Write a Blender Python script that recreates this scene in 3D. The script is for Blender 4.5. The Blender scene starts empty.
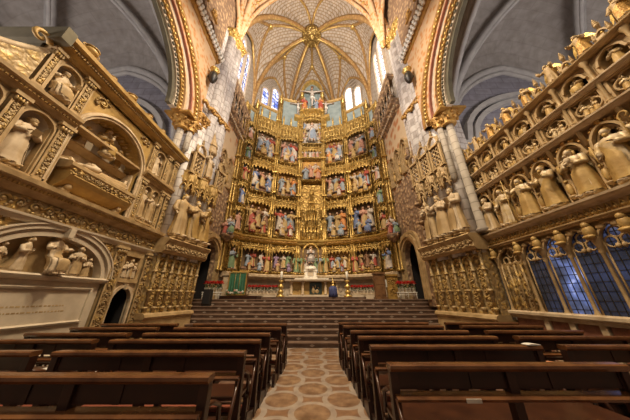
import bpy, bmesh, math, random
from mathutils import Vector, Matrix
PI = math.pi
S = bpy.context.scene
C = S.collection
# ---------------------------------------------------------------- camera
cd = bpy.data.cameras.new('camera'); cam = bpy.data.objects.new('camera', cd); C.objects.link(cam)
cd.sensor_width = 36.0; cd.lens = 208.0 / 630.0 * 36.0; cd.clip_start = 0.05; cd.clip_end = 200
cam.location = (0, 0, 1.6); cam.rotation_euler = (math.radians(90 + 22.7), 0, 0)
S.camera = cam
# ---------------------------------------------------------------- world, light, exposure
w = bpy.data.worlds.new('world'); S.world = w; w.use_nodes = True
w.node_tree.nodes['Background'].inputs[0].default_value = (1.0, 0.86, 0.72, 1)
w.node_tree.nodes['Background'].inputs[1].default_value = 0.10
S.view_settings.view_transform = 'Standard'; S.view_settings.look = 'None'
S.view_settings.gamma = 1.0; S.view_settings.use_curve_mapping = False
S.view_settings.exposure = 0.12

def area(name, loc, target, power, size, col=(1, 0.82, 0.6), spread=PI):
    l = bpy.data.lights.new(name, 'AREA'); l.energy = power; l.size = size; l.color = col; l.spread = spread
    o = bpy.data.objects.new(name, l); C.objects.link(o); o.location = loc
    o.rotation_euler = (Vector(target) - Vector(loc)).to_track_quat('-Z', 'Y').to_euler()
    return o
def spot(name, loc, target, power, angle, col=(1, 0.85, 0.65), r=0.15, blend=0.6):
    l = bpy.data.lights.new(name, 'SPOT'); l.energy = power; l.spot_size = math.radians(angle); l.spot_blend = blend
    l.shadow_soft_size = r; l.color = col
    o = bpy.data.objects.new(name, l); C.objects.link(o); o.location = loc
    o.rotation_euler = (Vector(target) - Vector(loc)).to_track_quat('-Z', 'Y').to_euler()
    return o
AX = -0.35                                   # the chapel's axis lies a little beside the camera
WARM = (1, 0.80, 0.55)
area('nave_fill', (0, -3.0, 11.0), (0, 6, 5.0), 230, 2.0, (1, 0.84, 0.62))  # unseen fill lamp added behind the camera
area('overhead_fill', (AX, 4.6, 16.0), (AX, 4.8, 0), 1000, 2.0, (1, 0.82, 0.58), 2.4)  # unseen lamp added overhead to light pew tops, floor and ledges
area('vault_fill', (AX, 7.0, 15.0), (AX, 11.5, 25.0), 1700, 2.5, (1, 0.88, 0.74))  # unseen lamp added to brighten the vault
spot('altarpiece_spotlight', (-4.6, 8.4, 14.0), (AX, 15.5, 9.0), 1500, 75, WARM, 0.3)
spot('altarpiece_spotlight', (4.0, 8.4, 14.0), (AX, 15.5, 9.0), 1500, 75, WARM, 0.3)
spot('altar_fill_spot', (AX, 7.0, 12.0), (AX, 13.5, 2.2), 2600, 55, WARM, 0.3)  # unseen lamp added to brighten the altar and sanctuary floor
spot('pier_spotlight', (2.0, 4.6, 13.2), (-5.7, 8.5, 11.2), 1700, 62, (1, .92, .85), 0.2)
spot('pier_spotlight', (-2.6, 4.6, 13.2), (5.3, 8.5, 11.2), 1700, 62, (1, .92, .85), 0.2)
spot('tomb_grazing_spot', (-1.2, 3.4, 11.5), (-6.0, 4.9, 3.6), 1600, 80, (1, .82, .56), 0.3)  # unseen grazing lamp added so the tomb's carving throws shadows
spot('screen_grazing_spot', (1.2, 3.4, 11.5), (6.0, 4.9, 3.8), 1350, 80, (1, .82, .56), 0.3)  # same added grazing lamp, unseen, for the screen's relief
area('aisle_fill', (-10.5, 1.0, 4.5), (-10.2, 4.5, 14), 560, 2.5, (1.0, 0.91, 0.86))  # unseen upward lamps added to brighten both aisle vaults
area('aisle_fill', (10.5, 1.0, 4.5), (10.2, 4.5, 14), 560, 2.5, (1.0, 0.91, 0.86))

# ---------------------------------------------------------------- materials
def nt(name):
    m = bpy.data.materials.new(name); m.use_nodes = True
    t = m.node_tree; b = t.nodes['Principled BSDF']
    return m, t, b
def lk(t, a, b): t.links.new(a, b)
def N(t, kind, **kw):
    n = t.nodes.new(kind)
    for k, v in kw.items():
        if k in n.inputs: n.inputs[k].default_value = v
        else: setattr(n, k, v)
    return n
def ramp(t, stops):
    r = t.nodes.new('ShaderNodeValToRGB'); e = r.color_ramp.elements
    while len(e) < len(stops): e.new(0.5)
    for i, (p, c) in enumerate(stops): e[i].position = p; e[i].color = (*c, 1)
    return r
def col4(c): return (c[0], c[1], c[2], 1)

def m_plain(name, c, rough=0.6, metal=0.0, c2=None, scale=6.0, bump=0.0, bscale=20.0, dist=0.02, emit=0):
    m, t, b = nt(name)
    tc = N(t, 'ShaderNodeTexCoord'); n = N(t, 'ShaderNodeTexNoise', Scale=scale, Detail=4.0)
    lk(t, tc.outputs['Object'], n.inputs['Vector'])
    c2 = c2 or tuple(x * 0.75 for x in c)
    r = ramp(t, [(0.35, c2), (0.65, c)]); lk(t, n.outputs['Fac'], r.inputs['Fac'])
    lk(t, r.outputs['Color'], b.inputs['Base Color'])
    b.inputs['Roughness'].default_value = rough; b.inputs['Metallic'].default_value = metal
    if bump:
        n2 = N(t, 'ShaderNodeTexNoise', Scale=bscale, Detail=3.0); lk(t, tc.outputs['Object'], n2.inputs['Vector'])
        bp = N(t, 'ShaderNodeBump', Strength=bump, Distance=dist); lk(t, n2.outputs['Fac'], bp.inputs['Height'])
        lk(t, bp.outputs['Normal'], b.inputs['Normal'])
    if emit:
        lk(t, r.outputs['Color'], b.inputs['Emission Color']); b.inputs['Emission Strength'].default_value = emit
    return m

def m_carved(name, ground, raised, scale=7.0, rough=0.45, metal=0.3, bump=0.9, dist=0.05, lo=0.25, hi=0.5):
    """carved foliage: raised swirls (gilded) over a ground"""
    m, t, b = nt(name)
    tc = N(t, 'ShaderNodeTexCoord')
    n = N(t, 'ShaderNodeTexNoise', Scale=scale * 0.6, Detail=2.0); lk(t, tc.outputs['Object'], n.inputs['Vector'])
    mx = N(t, 'ShaderNodeMixRGB'); mx.inputs[0].default_value = 0.16
    lk(t, tc.outputs['Object'], mx.inputs[1]); lk(t, n.outputs['Color'], mx.inputs[2])
    v = N(t, 'ShaderNodeTexVoronoi', Scale=scale); v.feature = 'SMOOTH_F1'; v.inputs['Smoothness'].default_value = 0.4
    lk(t, mx.outputs[0], v.inputs['Vector'])
    r = ramp(t, [(lo, raised), (hi, ground)]); lk(t, v.outputs['Distance'], r.inputs['Fac'])
    lk(t, r.outputs['Color'], b.inputs['Base Color'])
    inv = N(t, 'ShaderNodeMath', operation='SUBTRACT'); inv.inputs[0].default_value = 1.0
    lk(t, v.outputs['Distance'], inv.inputs[1])
    bp = N(t, 'ShaderNodeBump', Strength=bump, Distance=dist); lk(t, inv.outputs[0], bp.inputs['Height'])
    lk(t, bp.outputs['Normal'], b.inputs['Normal'])
    b.inputs['Roughness'].default_value = rough; b.inputs['Metallic'].default_value = metal
    return m

def m_block(name, c1, c2, mortar, bw=0.5, bh=0.28, rough=0.8, bump=0.3, ms=0.03, flat=False):
    m, t, b = nt(name)
    tc = N(t, 'ShaderNodeTexCoord'); sp = N(t, 'ShaderNodeSeparateXYZ'); lk(t, tc.outputs['Object'], sp.inputs[0])
    ad = N(t, 'ShaderNodeMath', operation='ADD'); lk(t, sp.outputs['X'], ad.inputs[0]); lk(t, sp.outputs['Y'], ad.inputs[1])
    cb = N(t, 'ShaderNodeCombineXYZ')
    if flat: lk(t, sp.outputs['X'], cb.inputs[0]); lk(t, sp.outputs['Y'], cb.inputs[1])
    else: lk(t, ad.outputs[0], cb.inputs[0]); lk(t, sp.outputs['Z'], cb.inputs[1])
    br = N(t, 'ShaderNodeTexBrick', Scale=1.0); lk(t, cb.outputs[0], br.inputs['Vector'])
    br.inputs['Color1'].default_value = col4(c1); br.inputs['Color2'].default_value = col4(c2); br.inputs['Mortar'].default_value = col4(mortar)
    br.inputs['Brick Width'].default_value = bw; br.inputs['Row Height'].default_value = bh; br.inputs['Mortar Size'].default_value = ms * bh
    n = N(t, 'ShaderNodeTexNoise', Scale=3.0, Detail=5.0); lk(t, tc.outputs['Object'], n.inputs['Vector'])
    r = ramp(t, [(0.3, (0.72, 0.70, 0.68)), (0.7, (1, 1, 1))]); lk(t, n.outputs['Fac'], r.inputs['Fac'])
    mu = N(t, 'ShaderNodeMixRGB', blend_type='MULTIPLY'); mu.inputs[0].default_value = 1
    lk(t, br.outputs['Color'], mu.inputs[1]); lk(t, r.outputs['Color'], mu.inputs[2])
    lk(t, mu.outputs[0], b.inputs['Base Color']); b.inputs['Roughness'].default_value = rough
    bp = N(t, 'ShaderNodeBump', Strength=bump, Distance=0.02); bp.invert = True
    lk(t, br.outputs['Fac'], bp.inputs['Height']); lk(t, bp.outputs['Normal'], b.inputs['Normal'])
    return m

GOLD = m_plain('gold_leaf', (0.68, 0.48, 0.17), 0.38, 0.55, (0.48, 0.31, 0.08), 5, 0.4, 16, 0.03)
GOLDC = m_carved('carved_gold', (0.27, 0.165, 0.045), (0.60, 0.42, 0.14), 6.0, 0.36, 0.6, 1.0, 0.06)
GOLDF = m_carved('fine_carved_gold', (0.22, 0.135, 0.035), (0.58, 0.405, 0.13), 11.0, 0.36, 0.6, 1.0, 0.05)
GILTM = m_plain('worn_gilt_stone', (0.48, 0.34, 0.15), 0.5, 0.2, (0.56, 0.45, 0.31), 9, 0.3, 18, 0.02)
GOLDD = m_plain('old_gold', (0.52, 0.30, 0.08), 0.5, 0.4, (0.36, 0.19, 0.05), 5, 0.6, 14, 0.04)
BLUEG = m_plain('blue_grey_panel', (0.30, 0.36, 0.36), 0.7, 0, (0.20, 0.25, 0.25), 2.0)
DARKN = m_plain('niche_ground', (0.20, 0.12, 0.05), 0.7, 0.1, (0.12, 0.08, 0.05), 3)
STONE = m_plain('pale_stone', (0.50, 0.35, 0.175), 0.6, 0, (0.33, 0.215, 0.095), 4, 0.2, 20, 0.015)
STONEW = m_plain('white_stone', (0.62, 0.49, 0.33), 0.6, 0, (0.44, 0.32, 0.19), 5, 0.2, 25, 0.01)
OCHRE = m_plain('ochre_stone', (0.50, 0.33, 0.11), 0.55, 0.15, (0.36, 0.22, 0.07), 4, 0.3, 18, 0.02)
TOMBC = m_carved('carved_gilt_marble', (0.36, 0.25, 0.12), (0.54, 0.36, 0.12), 9.0, 0.5, 0.15, 0.9, 0.04)
TOMBF = m_carved('carved_gilt_frieze', (0.30, 0.20, 0.09), (0.56, 0.37, 0.12), 6.0, 0.5, 0.15, 0.9, 0.06)
MARBLE = m_plain('grey_marble', (0.62, 0.52, 0.39), 0.4, 0, (0.50, 0.41, 0.30), 3, 0.05, 8)
REDMARBLE = m_plain('red_marble', (0.30, 0.13, 0.08), 0.4, 0, (0.20, 0.08, 0.05), 7)
PIERST = m_block('pier_blocks', (0.66, 0.61, 0.57), (0.55, 0.50, 0.47), (0.36, 0.31, 0.28), 0.46, 0.30, 0.8, 0.3, 0.09)
GREYST = m_block('grey_blocks', (0.42, 0.37, 0.31), (0.36, 0.31, 0.26), (0.25, 0.21, 0.18), 0.46, 0.34, 0.8, 0.3, 0.06)
SHAFT = m_block('shaft_blocks', (0.70, 0.66, 0.63), (0.60, 0.55, 0.53), (0.42, 0.37, 0.34), 0.5, 0.42, 0.8, 0.3, 0.07)
WEB = m_block('vault_web', (0.62, 0.54, 0.45), (0.55, 0.47, 0.39), (0.36, 0.25, 0.14), 0.34, 0.20, 0.85, 0.2, 0.14, True)
AISLE = m_block('aisle_web', (0.36, 0.33, 0.305), (0.34, 0.31, 0.29), (0.32, 0.29, 0.27), 0.9, 0.4, 0.9, 0.06, 0.05, True)
AISLEW = m_block('aisle_wall', (0.27, 0.26, 0.30), (0.23, 0.22, 0.26), (0.18, 0.17, 0.20), 0.9, 0.45, 0.9, 0.15, 0.05)
AISLER = m_plain('aisle_rib', (0.40, 0.38, 0.36), 0.85, 0, (0.33, 0.31, 0.30), 3)
RIB = m_carved('gilded_rib', (0.40, 0.23, 0.09), (0.56, 0.37, 0.15), 5.0, 0.5, 0.3, 0.6, 0.04)
ORANGE = m_carved('painted_orange', (0.62, 0.42, 0.24), (0.55, 0.24, 0.07), 5.0, 0.7, 0.0, 0.3, 0.02)
PALEP = m_plain('painted_cream', (0.60, 0.50, 0.38), 0.75, 0, (0.48, 0.38, 0.27), 5)
REDP = m_plain('painted_red', (0.42, 0.16, 0.10), 0.75, 0, (0.32, 0.12, 0.08), 5)
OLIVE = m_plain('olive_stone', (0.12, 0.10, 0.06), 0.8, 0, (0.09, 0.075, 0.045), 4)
BROWNC = m_carved('carved_brown_stone', (0.24, 0.15, 0.09), (0.50, 0.33, 0.18), 5.0, 0.7, 0.05, 1.0, 0.08)
LEAD = m_plain('lead_bar', (0.03, 0.03, 0.035), 0.5, 0.4)
IRON = m_plain('dark_iron', (0.05, 0.045, 0.04), 0.45, 0.5)
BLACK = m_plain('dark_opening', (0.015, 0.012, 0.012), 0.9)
WOOD = m_plain('pew_wood', (0.034, 0.011, 0.006), 0.35, 0, (0.018, 0.007, 0.004), 3, 0.1, 30, 0.004)
WOODM = m_plain('seat_wood', (0.075, 0.027, 0.012), 0.3, 0, (0.045, 0.016, 0.008), 4, 0.1, 30, 0.004)
WOODT = m_plain('lit_pew_wood', (0.17, 0.07, 0.026), 0.2, 0, (0.075, 0.028, 0.012), 4, 0.1, 30, 0.004)  # lighter copy of the pew wood: light on the rails put into colour
PADRED = m_plain('red_kneeler_pad', (0.28, 0.075, 0.035), 0.6, 0, (0.20, 0.05, 0.025), 5)
PAPER = m_plain('white_paper', (0.8, 0.76, 0.68), 0.7)
PAPERO = m_plain('orange_paper', (0.70, 0.30, 0.14), 0.7)
GREEN = m_plain('green_cloth', (0.035, 0.15, 0.075), 0.7, 0, (0.02, 0.09, 0.05), 4)
BLUECL = m_plain('blue_cloth', (0.06, 0.07, 0.20), 0.7, 0, (0.03, 0.04, 0.12), 4)
WALNUT = m_plain('walnut', (0.20, 0.10, 0.04), 0.4, 0, (0.11, 0.05, 0.02), 4)
YWOOD = m_plain('gilded_wood', (0.46, 0.28, 0.07), 0.45, 0.2, (0.28, 0.16, 0.04), 5, 0.6, 14, 0.03)
WHITE = m_plain('white_cloth', (0.82, 0.78, 0.70), 0.7)
SILVER = m_plain('silver', (0.42, 0.38, 0.36), 0.5, 0.4)
PETAL = m_plain('red_bract', (0.80, 0.03, 0.025), 0.5, 0, (0.6, 0.02, 0.02), 20)
LEAF = m_plain('green_leaf', (0.05, 0.11, 0.03), 0.6)
POT = m_plain('pale_pot', (0.62, 0.55, 0.46), 0.6)
SKIN = m_plain('painted_skin', (0.66, 0.42, 0.28), 0.6)
HAIR = m_plain('brown_hair', (0.13, 0.06, 0.03), 0.7)
ROBES = [m_plain('robe_' + n, c, 0.6) for n, c in [
    ('blue', (0.16, 0.22, 0.42)), ('red', (0.44, 0.085, 0.055)), ('gold', (0.52, 0.36, 0.15)), ('white', (0.60, 0.53, 0.46)),
    ('green', (0.20, 0.30, 0.16)), ('pink', (0.56, 0.30, 0.22)), ('grey_blue', (0.30, 0.36, 0.44)), ('violet', (0.28, 0.19, 0.30)),
    ('orange', (0.66, 0.27, 0.08)), ('brown', (0.28, 0.15, 0.08))]]
RB = dict(blue=0, red=1, gold=2, white=3, green=4, pink=5, greyblue=6, violet=7, orange=8, brown=9)

def m_glass(name, a, b_, c, s, scale):
    m, t, b = nt(name)
    tc = N(t, 'ShaderNodeTexCoord'); v = N(t, 'ShaderNodeTexVoronoi', Scale=scale); lk(t, tc.outputs['Object'], v.inputs['Vector'])
    sp = N(t, 'ShaderNodeSeparateColor'); lk(t, v.outputs['Color'], sp.inputs[0])
    r = ramp(t, [(0.2, a), (0.5, b_), (0.8, c)]); lk(t, sp.outputs[0], r.inputs['Fac'])
    lk(t, r.outputs['Color'], b.inputs['Base Color']); lk(t, r.outputs['Color'], b.inputs['Emission Color'])
    b.inputs['Emission Strength'].default_value = s; b.inputs['Roughness'].default_value = 0.2
    return m
GLASSB = m_glass('blue_stained_glass', (0.10, 0.16, 0.55), (0.45, 0.52, 0.85), (0.85, 0.85, 0.95), 1.1, 3.2)
GLASSW = m_glass('bright_stained_glass', (0.70, 0.75, 0.95), (0.95, 0.95, 1.0), (1.0, 0.9, 0.8), 2.2, 3.2)
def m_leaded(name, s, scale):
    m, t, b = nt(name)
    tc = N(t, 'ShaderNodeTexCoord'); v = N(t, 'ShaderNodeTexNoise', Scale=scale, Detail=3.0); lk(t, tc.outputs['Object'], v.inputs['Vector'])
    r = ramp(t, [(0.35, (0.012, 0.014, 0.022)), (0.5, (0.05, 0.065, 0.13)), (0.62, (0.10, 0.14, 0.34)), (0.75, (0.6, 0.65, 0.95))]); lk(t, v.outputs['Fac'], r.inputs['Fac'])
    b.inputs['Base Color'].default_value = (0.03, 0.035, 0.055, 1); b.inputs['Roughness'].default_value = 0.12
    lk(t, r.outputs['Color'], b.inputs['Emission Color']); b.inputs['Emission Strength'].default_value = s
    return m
GRILLE = m_leaded('dark_leaded_glass', 0.20, 1.7)  # faint bluish sheen put into the panes as emission
GRILLEB = m_leaded('glowing_reflection_glass', 1.3, 2.3)  # bright window reflection put into one pane as emission

def m_floor():
    m, t, b = nt('marble_medallion_floor')
    tc = N(t, 'ShaderNodeTexCoord'); sp = N(t, 'ShaderNodeSeparateXYZ'); lk(t, tc.outputs['Object'], sp.inputs[0])
    def mth(op, a, c=None, d=None):
        n = N(t, 'ShaderNodeMath', operation=op)
        for i, x in enumerate((a, c, d)):
            if x is None: continue
            if isinstance(x, (int, float)): n.inputs[i].default_value = x
            else: lk(t, x, n.inputs[i])
        return n.outputs[0]
    def lat(ox, oy):
        x = mth('ADD', sp.outputs['X'], ox); y = mth('ADD', sp.outputs['Y'], oy)
        x = mth('WRAP', x, 0.525, -0.525); y = mth('WRAP', y, 0.445, -0.445)
        return mth('SQRT', mth('ADD', mth('MULTIPLY', x, x), mth('MULTIPLY', mth('MULTIPLY', y, y), 1.0)))
    d = mth('MINIMUM', lat(0.04, -4.04), lat(0.04 + 0.525, -4.04 - 0.445))
    n = N(t, 'ShaderNodeTexNoise', Scale=5.0, Detail=6.0); lk(t, tc.outputs['Object'], n.inputs['Vector'])
    inner = ramp(t, [(0.3, (0.15, 0.08, 0.042)), (0.5, (0.25, 0.145, 0.08)), (0.7, (0.36, 0.23, 0.13))]); lk(t, n.outputs['Fac'], inner.inputs['Fac'])
    band = ramp(t, [(0.3, (0.28, 0.22, 0.175)), (0.7, (0.42, 0.34, 0.27))]); lk(t, n.outputs['Fac'], band.inputs['Fac'])
    gap = ramp(t, [(0.3, (0.19, 0.10, 0.055)), (0.7, (0.30, 0.17, 0.09))]); lk(t, n.outputs['Fac'], gap.inputs['Fac'])
    def mix(f, a, c):
        k = N(t, 'ShaderNodeMixRGB'); lk(t, f, k.inputs[0]); lk(t, a, k.inputs[1]); lk(t, c, k.inputs[2]); return k.outputs[0]
    c1 = mix(mth('GREATER_THAN', d, 0.275), inner.outputs[0], band.outputs[0])
    c2 = mix(mth('GREATER_THAN', d, 0.365), c1, gap.outputs[0])
    side = mth('GREATER_THAN', mth('ABSOLUTE', mth('ADD', sp.outputs['X'], 0.04)), 1.32)
    plain = ramp(t, [(0.3, (0.16, 0.085, 0.055)), (0.7, (0.26, 0.15, 0.10))]); lk(t, n.outputs['Fac'], plain.inputs['Fac'])
    lk(t, mix(side, c2, plain.outputs[0]), b.inputs['Base Color']); b.inputs['Roughness'].default_value = 0.33
    return m
FLOOR = m_floor()

def m_step():
    m, t, b = nt('brown_step_marble')
    tc = N(t, 'ShaderNodeTexCoord'); sp = N(t, 'ShaderNodeSeparateXYZ'); lk(t, tc.outputs['Object'], sp.inputs[0])
    n = N(t, 'ShaderNodeTexNoise', Scale=4.0, Detail=5.0); lk(t, tc.outputs['Object'], n.inputs['Vector'])
    r = ramp(t, [(0.3, (0.085, 0.05, 0.034)), (0.7, (0.17, 0.105, 0.072))]); lk(t, n.outputs['Fac'], r.inputs['Fac'])
    lk(t, r.outputs[0], b.inputs['Base Color']); b.inputs['Roughness'].default_value = 0.4
    return m
STEP = m_step()
STEPL = m_plain('lit_tread_marble', (0.25, 0.165, 0.115), 0.4, 0, (0.16, 0.10, 0.07), 4)  # lighter copy of the step marble: tread highlight put into colour
INLAY = m_plain('pale_inlay', (0.48, 0.40, 0.32), 0.4)

# ---------------------------------------------------------------- mesh builder
def frame(o, a, b, c):
    """matrix taking (along, up, out) to the world"""
    a, b, c = Vector(a).normalized(), Vector(b).normalized(), Vector(c).normalized()
    return Matrix(((a.x, b.x, c.x, o[0]), (a.y, b.y, c.y, o[1]), (a.z, b.z, c.z, o[2]), (0, 0, 0, 1)))
IDENT = frame((0, 0, 0), (1, 0, 0), (0, 1, 0), (0, 0, 1))
LW = frame((-6, 0, 0), (0, 1, 0), (0, 0, 1), (1, 0, 0))        # left wall: along = y, up = z, out = +x
RW = frame((6, 0, 0), (0, 1, 0), (0, 0, 1), (-1, 0, 0))
FR = frame((0, 0, 0), (1, 0, 0), (0, 0, 1), (0, -1, 0))         # facing the camera: along = x, up = z, out = -y

class MB:
    def __init__(s, M=IDENT): s.M = M; s.v = []; s.f = []; s.m = []; s.sm = []
    def add(s, vs, fs, mat=0, smooth=False):
        o = len(s.v); s.v += [s.M @ Vector(p) for p in vs]
        for f in fs: s.f.append([i + o for i in f]); s.m.append(mat); s.sm.append(smooth)
        return s
    def box(s, a0, a1, b0, b1, c0, c1, mat=0, bev=0):
        if bev <= 0:
            v = [(a, b, c) for c in (c0, c1) for b in (b0, b1) for a in (a0, a1)]
            return s.add(v, [(0, 2, 3, 1), (4, 5, 7, 6), (0, 1, 5, 4), (2, 6, 7, 3), (0, 4, 6, 2), (1, 3, 7, 5)], mat)
        e = bev; v = []; 
        for c, i in ((c0, 0), (c0, 1), (c1, 1), (c1, 0)):
            pass
        bm = bmesh.new(); bmesh.ops.create_cube(bm, size=1)
        for q in bm.verts: q.co = Vector(((a0 + a1) / 2 + q.co.x * (a1 - a0), (b0 + b1) / 2 + q.co.y * (b1 - b0), (c0 + c1) / 2 + q.co.z * (c1 - c0)))
        bmesh.ops.bevel(bm, geom=bm.edges[:], offset=e, segments=2, affect='EDGES', profile=0.6)
        bm.verts.index_update()
        s.add([tuple(q.co) for q in bm.verts], [[q.index for q in f.verts] for f in bm.faces], mat); bm.free()
        return s
    def prism(s, pts, c0, c1, mat=0):                  # outline in (a, b), extruded over c
        n = len(pts); v = [(a, b, c0) for a, b in pts] + [(a, b, c1) for a, b in pts]
        fs = [tuple(range(n)), tuple(range(2 * n - 1, n - 1, -1))] + [(i, (i + 1) % n, n + (i + 1) % n, n + i) for i in range(n)]
        return s.add(v, fs, mat)
    def strip(s, A, B, c0, c1, mat=0, closed=False):   # solid band between outlines A and B (a, b), depth c0..c1
        n = len(A); v = [(a, b, c0) for a, b in A] + [(a, b, c0) for a, b in B] + [(a, b, c1) for a, b in A] + [(a, b, c1) for a, b in B]
        fs = []
        for i in range(n if closed else n - 1):
            j = (i + 1) % n
            fs += [(i, j, n + j, n + i), (2 * n + i, 3 * n + i, 3 * n + j, 2 * n + j), (i, 2 * n + i, 2 * n + j, j), (n + i, n + j, 3 * n + j, 3 * n + i)]
        if not closed: fs += [(0, n, 3 * n, 2 * n), (n - 1, 3 * n - 1, 4 * n - 1, 2 * n - 1)]
        return s.add(v, fs, mat)
    def lathe(s, a, b, c, prof, seg=12, mat=0, smooth=True, sa=1.0, sc=1.0, arc=2 * PI, a0=0.0):
        """profile of (radius, height) turned about the up axis"""
        full = abs(arc - 2 * PI) < 1e-6; k = seg if full else seg + 1; v = []; fs = []
        for r, h in prof:
            for i in range(k):
                t = a0 + arc * i / seg; v.append((a + r * sa * math.cos(t), b + h, c + r * sc * math.sin(t)))
        for j in range(len(prof) - 1):
            for i in range(seg):
                i2 = (i + 1) % k; fs.append((j * k + i, j * k + i2, (j + 1) * k + i2, (j + 1) * k + i))
        if full: fs += [tuple(range(k - 1, -1, -1)), tuple((len(prof) - 1) * k + i for i in range(k))]
        return s.add(v, fs, mat, smooth)
    def ball(s, p, r, mat=0, seg=8, rings=5):
        if isinstance(r, (int, float)): r = (r, r, r)
        v = [(p[0], p[1] - r[1], p[2])]; fs = []
        for j in range(1, rings):
            ph = -PI / 2 + PI * j / rings
            for i in range(seg):
                t = 2 * PI * i / seg; v.append((p[0] + r[0] * math.cos(ph) * math.cos(t), p[1] + r[1] * math.sin(ph), p[2] + r[2] * math.cos(ph) * math.sin(t)))
        v.append((p[0], p[1] + r[1], p[2])); top = len(v) - 1
        for i in range(seg):
            j = (i + 1) % seg; fs.append((0, 1 + j, 1 + i)); fs.append((top, 1 + (rings - 2) * seg + i, 1 + (rings - 2) * seg + j))
            for q in range(rings - 2): fs.append((1 + q * seg + i, 1 + q * seg + j, 1 + (q + 1) * seg + j, 1 + (q + 1) * seg + i))
        return s.add(v, fs, mat, True)
    def tube(s, pts, r, seg=6, mat=0, closed=False, smooth=True, flat=1.0):
        pts = [Vector(p) for p in pts]; n = len(pts); v = []; fs = []
        R = r if isinstance(r, (list, tuple)) else [r] * n
        up = None
        for i, p in enumerate(pts):
            if closed: d = pts[(i + 1) % n] - pts[i - 1]
            else: d = pts[min(i + 1, n - 1)] - pts[max(i - 1, 0)]
            d.normalize()
            if up is None: up = Vector((0, 0, 1)) if abs(d.z) < 0.9 else Vector((1, 0, 0))
            x = d.cross(up)
            if x.length < 1e-6: x = d.orthogonal()
            x.normalize(); y = x.cross(d).normalized(); up = y
            for k in range(seg):
                t = 2 * PI * (k + 0.5) / seg; v.append(p + x * (R[i] * math.cos(t)) + y * (R[i] * flat * math.sin(t)))
        for i in range(n if closed else n - 1):
            j = (i + 1) % n
            for k in range(seg): fs.append((i * seg + k, i * seg + (k + 1) % seg, j * seg + (k + 1) % seg, j * seg + k))
        if not closed: fs += [tuple(range(seg - 1, -1, -1)), tuple((n - 1) * seg + k for k in range(seg))]
        return s.add([tuple(q) for q in v], fs, mat, smooth)
    def grid(s, P, mat=0, smooth=True):               # P[i][j] points
        h, k = len(P), len(P[0]); v = [tuple(q) for row in P for q in row]
        return s.add(v, [(i * k + j, i * k + j + 1, (i + 1) * k + j + 1, (i + 1) * k + j) for i in range(h - 1) for j in range(k - 1)], mat, smooth)
    def mold(s, a0, a1, prof, mat=0):                 # straight moulding: profile of (b, c)
        n = len(prof); v = [(a0, b, c) for b, c in prof] + [(a1, b, c) for b, c in prof]
        fs = [(i, (i + 1) % n, n + (i + 1) % n, n + i) for i in range(n)] + [tuple(range(n - 1, -1, -1)), tuple(range(n, 2 * n))]
        return s.add(v, fs, mat)
    def leaves(s, a0, a1, b0, b1, c, rnd, size, mat=0, dens=1.0):
        """carved scroll foliage standing proud of a surface"""
        L, H = a1 - a0, b1 - b0
        if L >= H: n = max(1, int(L / (H * 0.8)))
        else: n = max(1, int(H / (L * 0.8)))
        for i in range(n):
            t = (i + 0.5) / n
            ca, cb = (a0 + L * t, (b0 + b1) / 2) if L >= H else ((a0 + a1) / 2, b0 + H * t)
            rr = min(min(L, H) * 0.36, (L if L >= H else H) / n * 0.45); sg = 1 if i % 2 else -1
            pts = [(ca + sg * rr * (1 - q / 14) * math.cos(q * 0.62), cb + rr * (1 - q / 14) * math.sin(q * 0.62), c) for q in range(12)]
            s.tube(pts, [size * (1.1 - q / 16) for q in range(12)], 5, mat)
            s.ball((ca, cb, c), (size * 1.7, size * 1.7, size * 1.3), mat, 6, 4)
            for q in range(int(5 * dens)):
                t2 = rnd.random() * 2 * PI
                s.ball((ca + math.cos(t2) * rr * 1.2, cb + math.sin(t2) * rr * 1.2, c), (size * rnd.uniform(.8, 1.6), size * rnd.uniform(.8, 1.6), size), mat, 5, 4)
        return s
    def build(s, name, mats, parent=None, origin=None):
        me = bpy.data.meshes.new(name); off = Vector((0, 0, 0))
        if parent is not None: off = wloc(parent)
        if origin is not None: off2 = Vector(origin) - off
        else: off2 = Vector((0, 0, 0))
        me.from_pydata([tuple(p - off - off2) for p in s.v], [], s.f); me.update()
        if not isinstance(mats, (list, tuple)): mats = [mats]
        for m in mats: me.materials.append(m)
        me.polygons.foreach_set('material_index', s.m); me.polygons.foreach_set('use_smooth', s.sm)
        bm = bmesh.new(); bm.from_mesh(me); bmesh.ops.recalc_face_normals(bm, faces=bm.faces[:]); bm.to_mesh(me); bm.free()
        o = bpy.data.objects.new(name, me); C.objects.link(o); o.location = off2
        if parent is not None: o.parent = parent
        return o
def wloc(o):
    p = Vector((0, 0, 0))
    while o is not None: p = p + Vector(o.location); o = o.parent
    return p
def tag(o, label=None, cat=None, group=None, kind=None):
    if label: o['label'] = label
    if cat: o['category'] = cat
    if group: o['group'] = group
    if kind: o['kind'] = kind
    return o
def thing(name, label, cat, loc=(0, 0, 0), group=None, rotz=0):
    o = bpy.data.objects.new(name, None); C.objects.link(o); o.location = loc; o.rotation_euler = (0, 0, rotz); o.empty_display_size = 0.1
    return tag(o, label, cat, group)
def struct(o, label=None):
    o['kind'] = 'structure'
    return o
def copy_tree(o, parent=None):
    c = o.copy(); C.objects.link(c)
    if parent is not None: c.parent = parent; c.matrix_parent_inverse = o.matrix_parent_inverse.copy()
    for ch in list(o.children): copy_tree(ch, c)
    return c
def arch(ac, b0, half, rise, n=14, pointed=0.0):
    """outline from one springing to the other; pointed 0 = round"""
    P = []
    for i in range(n + 1):
        u = -1 + 2 * i / n
        if pointed <= 0:
            t = PI * (1 - i / n); P.append((ac + half * math.cos(t), b0 + rise * math.sin(t)))
        else:
            x = abs(u); R = 1 + pointed; top = math.sqrt(R * R - pointed * pointed)
            z = math.sqrt(max(0, R * R - (x + pointed) ** 2)) / top
            P.append((ac + half * u, b0 + rise * z))
    return P
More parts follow.
